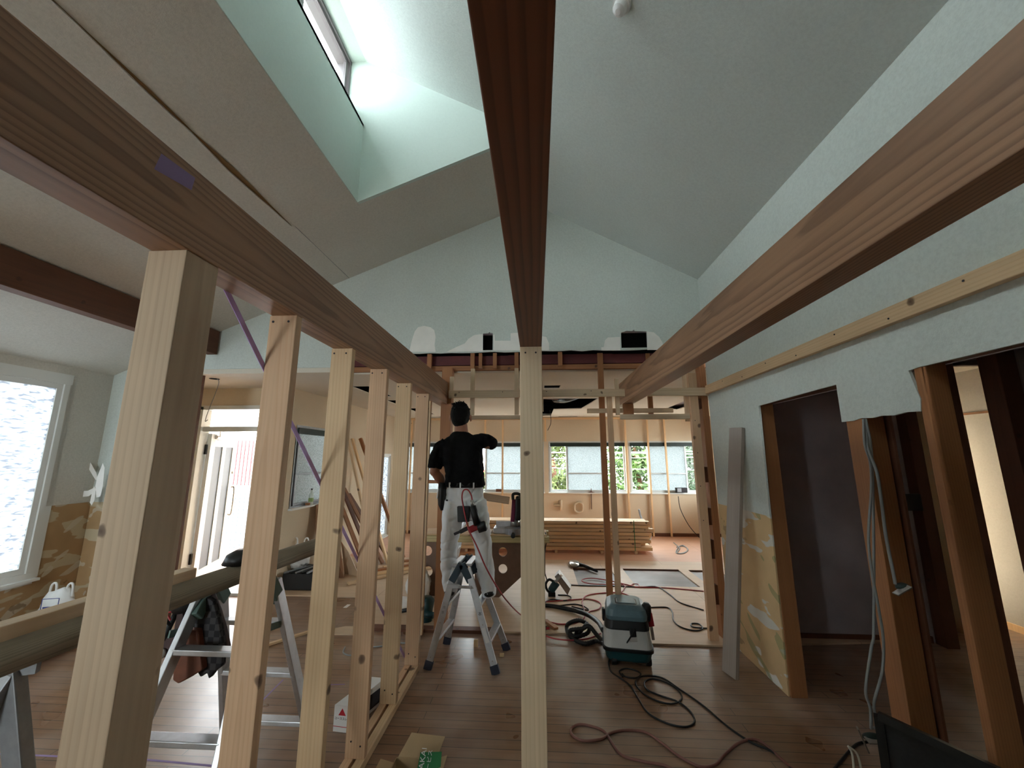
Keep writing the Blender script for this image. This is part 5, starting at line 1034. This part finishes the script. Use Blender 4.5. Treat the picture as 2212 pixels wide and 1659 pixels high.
for a, b in (((0, 0), (0, 1)), ((0, 1), (1, 1)), ((1, 1), (1, 0)), ((.4, 0), (.4, 1)), ((0, .02), (1, .02))): m.bar(gpnt(*a), gpnt(*b), .028, .03, (.6, -.5, .3))
m.build('panel_frame', M['black'], gr)
slab('mesh_sheet', [gpnt(0, 0), gpnt(1, 0), gpnt(1, 1), gpnt(0, 1)], (.006, .008, 0), plain('charcoal mesh', (34, 34, 36), .5, 0, 60, .3), gr)

# ------------------------------------------------------------------ the man
man = thing('person', 'man in black t-shirt and light grey trousers standing on a stepladder, right arm raised', 'person', (-.58, 3.46, .45))
b = MB()
# neck + head + trunk core
b.loft([((-.625, 3.50, 1.20), .11, .07), ((-.635, 3.50, 1.40), .12, .08), ((-.655, 3.50, 1.60), .145, .085), ((-.665, 3.495, 1.72), .12, .07), ((-.665, 3.50, 1.765), .062, .06), ((-.67, 3.51, 1.84), .056, .060), ((-.675, 3.515, 1.88), .05, .055)], 20)
hd = V((-.68, 3.525, 1.925)); b.ball(hd, .077, .094, .112, 24, 16); b.ball(hd+V((0, .045, -.05)), .056, .06, .065, 18, 12)
b.ball(hd+V((-.005, .105, -.01)), .013, .018, .022, 10, 8)      # nose
b.ball(hd+V((-.005, .095, -.052)), .024, .012, .012, 10, 8)     # lips
for s_ in (-1, 1):
    b.ball(hd+V((s_*.093, .0, -.022)), .011, .020, .034, 12, 8)  # ears
    b.ball(hd+V((s_*.03, .085, .012)), .014, .012, .010, 10, 8)  # eyes
# arms
Ls, Le, Lw = V((-.825, 3.49, 1.665)), V((-.882, 3.46, 1.44)), V((-.80, 3.60, 1.285))
Rs, Re, Rw = V((-.495, 3.50, 1.69)), V((-.402, 3.62, 1.675)), atY(1046, 948, 3.84)
for s_, e_, w_ in ((Ls, Le, Lw), (Rs, Re, Rw)):
    P = [s_, s_.lerp(e_, .5), e_, e_.lerp(w_, .35), e_.lerp(w_, .7), w_]
    b.tube(P, [.056, .050, .043, .043, .034, .027], 16)
    b.ball(e_, .044, .044, .044, 14, 10)
def hand(w_, dr_, pn, curl):
    dr_ = V(dr_).normalized(); pn = V(pn); pn = (pn-dr_*pn.dot(dr_)).normalized(); sd = dr_.cross(pn)
    b.bar(w_-dr_*.01, w_+dr_*.085, .078, .028, sd)
    for k, (o_, ln, r_) in enumerate(((-.03, .068, .0085), (-.010, .078, .009), (.011, .073, .0088), (.031, .056, .008))):
        p0 = w_+dr_*.075+sd*o_; p1 = p0+dr_*ln*.42+pn*curl*.012; p2 = p1+dr_*ln*.25+pn*curl*.022; p3 = p2+dr_*ln*.08+pn*curl*.024
        b.tube([p0, p1, p2, p3], [r_, r_, r_*.95, r_*.8], 8)
    t0 = w_+dr_*.03-sd*.038; b.tube([w_+dr_*.012-sd*.02, t0, t0+dr_*.03-sd*.02+pn*.01, t0+dr_*.055-sd*.022+pn*.02], [.014, .013, .011, .009], 8)
hand(Lw, (.25, .75, -.6), (.9, -.2, .2), 1.0)
hand(Rw, (-.1, .95, .2), (0, .2, -.95), 1.2)
# legs
for s_, H_, K_, A_ in ((-1, V((-.705, 3.49, 1.17)), V((-.745, 3.47, .82)), V((-.715, 3.46, .52))), (1, V((-.525, 3.49, 1.17)), V((-.445, 3.47, .82)), V((-.395, 3.45, .52)))):
    b.loft([(H_+V((0, 0, .04)), .066, .07), (H_-V((0, 0, .05)), .068, .072), (H_.lerp(K_, .5), .058, .062), (K_, .046, .05), (K_.lerp(A_, .4), .046, .05), (A_, .036, .04)], 16)
    b.ball(A_+V((0, .03, -.04)), .038, .09, .03, 14, 8)
body = b.build('body', M['skin'], man, remesh=.0065, sm=3)
# hair
h = MB(); h.ball(hd+V((0, -.010, .012)), .087, .100, .116, 28, 18); h.ball(hd+V((0, -.045, -.035)), .070, .058, .075, 22, 14)
h.v = [q if not (q.y > hd.y+.055 and q.z < hd.z+.03) else V((hd.x+(q.x-hd.x)*.7, hd.y+.04, q.z)) for q in h.v]
rr = random.Random(9)
for k in range(26):
    a = rr.uniform(-2.6, .4); el = rr.uniform(.3, 1.2); dv = V((math.cos(a)*math.cos(el), math.sin(a)*math.cos(el), math.sin(el))); p0 = hd+V((0, -.01, .012))+V((dv.x*.085, dv.y*.098, dv.z*.114))
    h.tube([p0-dv*.004, p0+dv*.010+V((.010*rr.uniform(-1, 1), 0, .003)), p0+dv*.014+V((.026*rr.uniform(-1, 1), 0, .004))], [.006, .004, .0015], 6)
h.build('hair', M['hair'], man, remesh=.004, sm=1, disp=lambda q: .0022*noise.noise(V((q.x*60, q.y*60, q.z*22))))
# shirt
s = MB()
s.loft([((-.622, 3.495, 1.315), .178, .115), ((-.622, 3.495, 1.335), .180, .118), ((-.622, 3.495, 1.38), .172, .115), ((-.632, 3.495, 1.48), .170, .112), ((-.648, 3.495, 1.58), .182, .115), ((-.66, 3.495, 1.66), .186, .108), ((-.665, 3.495, 1.715), .158, .088), ((-.667, 3.497, 1.755), .095, .072), ((-.667, 3.50, 1.775), .070, .064)], 28)
s.tube([V((-.79, 3.49, 1.675)), V((-.835, 3.487, 1.64)), V((-.865, 3.475, 1.56)), V((-.885, 3.468, 1.475)), V((-.887, 3.466, 1.462))], [.062, .068, .068, .066, .064], 18)
s.tube([V((-.54, 3.495, 1.69)), V((-.49, 3.505, 1.70)), V((-.445, 3.56, 1.70)), V((-.41, 3.605, 1.685)), V((-.402, 3.62, 1.68))], [.066, .068, .064, .062, .060], 18)
def wr(a, f, g): return lambda q: a*(.5*noise.noise(V((q.x*f, q.y*f, q.z*g)))-1.1*max(0, .22-abs(noise.noise(V((q.x*f*.8+q.z*6, q.y*f*.8, q.z*g*1.1-q.x*7)))))/.22*.6)
s.build('t_shirt', M['shirt'], man, remesh=.006, sm=3, disp=wr(.009, 11, 7))
# trousers
t = MB()
t.loft([((-.622, 3.495, 1.33), .160, .104), ((-.622, 3.495, 1.26), .166, .110), ((-.618, 3.49, 1.18), .176, .120), ((-.615, 3.49, 1.10), .170, .115), ((-.613, 3.49, 1.04), .12, .085)], 28)
t.loft([((-.705, 3.49, 1.20), .095, .11), ((-.712, 3.485, 1.08), .098, .108), ((-.728, 3.475, .95), .080, .092), ((-.738, 3.465, .82), .070, .082), ((-.732, 3.455, .68), .068, .080), ((-.718, 3.450, .56), .064, .076), ((-.712, 3.450, .485), .058, .074), ((-.710, 3.450, .462), .052, .068)], 22)
t.loft([((-.525, 3.49, 1.20), .095, .11), ((-.505, 3.485, 1.08), .098, .108), ((-.478, 3.475, .95), .082, .092), ((-.452, 3.465, .82), .075, .085), ((-.432, 3.455, .68), .072, .084), ((-.412, 3.45, .56), .066, .078), ((-.396, 3.445, .485), .058, .074), ((-.394, 3.445, .462), .052, .068)], 22)
tr = t.build('work_trousers', M['trouser'], man, remesh=.0065, sm=4, disp=wr(.013, 7, 8))
m = MB(); m.loft([((-.622, 3.495, 1.308), .170, .114), ((-.622, 3.495, 1.345), .168, .112)], 40); m.build('belt', M['black'], man, smooth=True)
for x in (-.735, -.64, -.53):
    m = MB(); yb = 3.495-.116*math.sqrt(max(.05, 1-((x+.622)/.172)**2)); m.bar((x, yb-.002, 1.30), (x, yb-.002, 1.35), .012, .006); m.build('belt_loop', M['trouser'], tr)
m = MB(); m.ball((-.755, 3.378+.03, 1.205), .008, .006, .008, 10, 6); m.build('pocket_button', M['ink'], tr)
for x, y in ((-.712, 3.45), (-.395, 3.445)):
    m = MB(); m.loft([((x, y-.075, .492), .03, .018), ((x, y-.05, .492), .042, .025), ((x, y+.04, .488), .044, .028), ((x, y+.14, .478), .046, .020), ((x, y+.17, .472), .03, .014)], 18, (0, 0, 1)); m.build('shoe', M['black'], man, smooth=True)
hb = thing('hip_holster', 'black tool holster on the left hip of the man', 'holster', (-.80, 3.46, 1.2))
m = MB(); m.loft([((-.808, 3.46, 1.345), .030, .05), ((-.812, 3.455, 1.27), .036, .055), ((-.808, 3.45, 1.17), .030, .04), ((-.80, 3.45, 1.12), .015, .02)], 16); m.build('holster_body', M['black'], hb, smooth=True)
m = MB(); m.tube([(-.83, 3.41, 1.30), (-.835, 3.40, 1.22)], .008, 8); m.build('tool_handle', M['steel'], hb)
# coil nailer hanging at the belt
cn = thing('coil_nailer', 'black and red coil nailer hanging behind the man\'s thighs on its red hose', 'nail gun', (-.56, 3.33, 1.0)); Y = 3.325
W = lambda px, py, y=3.325: atY(px, py, y)
m = MB(); m.box(tuple(W(1008, 1126)+V((-.095, -.0, 0))), tuple(W(1008, 1096)+V((0, .045, 0)))) if 0 else m.add([W(988, 1128), W(1013, 1128), W(1014, 1094), W(987, 1094)]+[q+V((0, .045, 0)) for q in (W(988, 1128), W(1013, 1128), W(1014, 1094), W(987, 1094))], [(0,1,2,3), (4,7,6,5), (0,4,5,1), (1,5,6,2), (2,6,7,3), (3,7,4,0)])
m.build('nail_magazine', M['black'], cn, bevel=.006)
m = MB(); m.tube([W(1021, 1093), W(1026, 1112), W(1032, 1134)], [.026, .029, .033], 14); m.build('grip', M['black'], cn, smooth=True)
m = MB(); m.bar(W(1012, 1146), W(1038, 1134), .045, .05, (0, 1, 0)); m.build('red_housing', M['red'], cn, bevel=.008)
m = MB(); m.tube([W(1033, 1140), W(1048, 1136), W(1051, 1135)], [.042, .040, .028], 16); m.build('cylinder_head', M['black'], cn, smooth=True)
m = MB(); m.bar(W(1012, 1140), W(994, 1149), .03, .03, (0, 1, 0)); m.bar(W(995, 1148), W(981, 1154), .015, .02, (0, 1, 0)); m.build('nose', M['ink'], cn, bevel=.002)
m = MB(); m.tube([W(1019, 1080), W(1021, 1094)], [.012, .016], 12); m.build('hose_coupling', M['steel'], cn, smooth=True)
m = MB(); m.tube(spline([W(1021, 1088), W(1018, 1070), W(1010, 1058), W(1001, 1060), W(998, 1075), W(1002, 1100), W(1008, 1128, 3.28), W(1015, 1150, 3.25), W(1030, 1180, 3.22), W(1048, 1222, 3.2), W(1070, 1262, 3.3), W(1095, 1298, 3.6), atZ(1125, 1328, .05), atZ(1150, 1338, F0+.006), atZ(1176, 1340, F0+.006)], 8), .006, 8); m.build('air_hose', M['redcord'], cn, smooth=True)
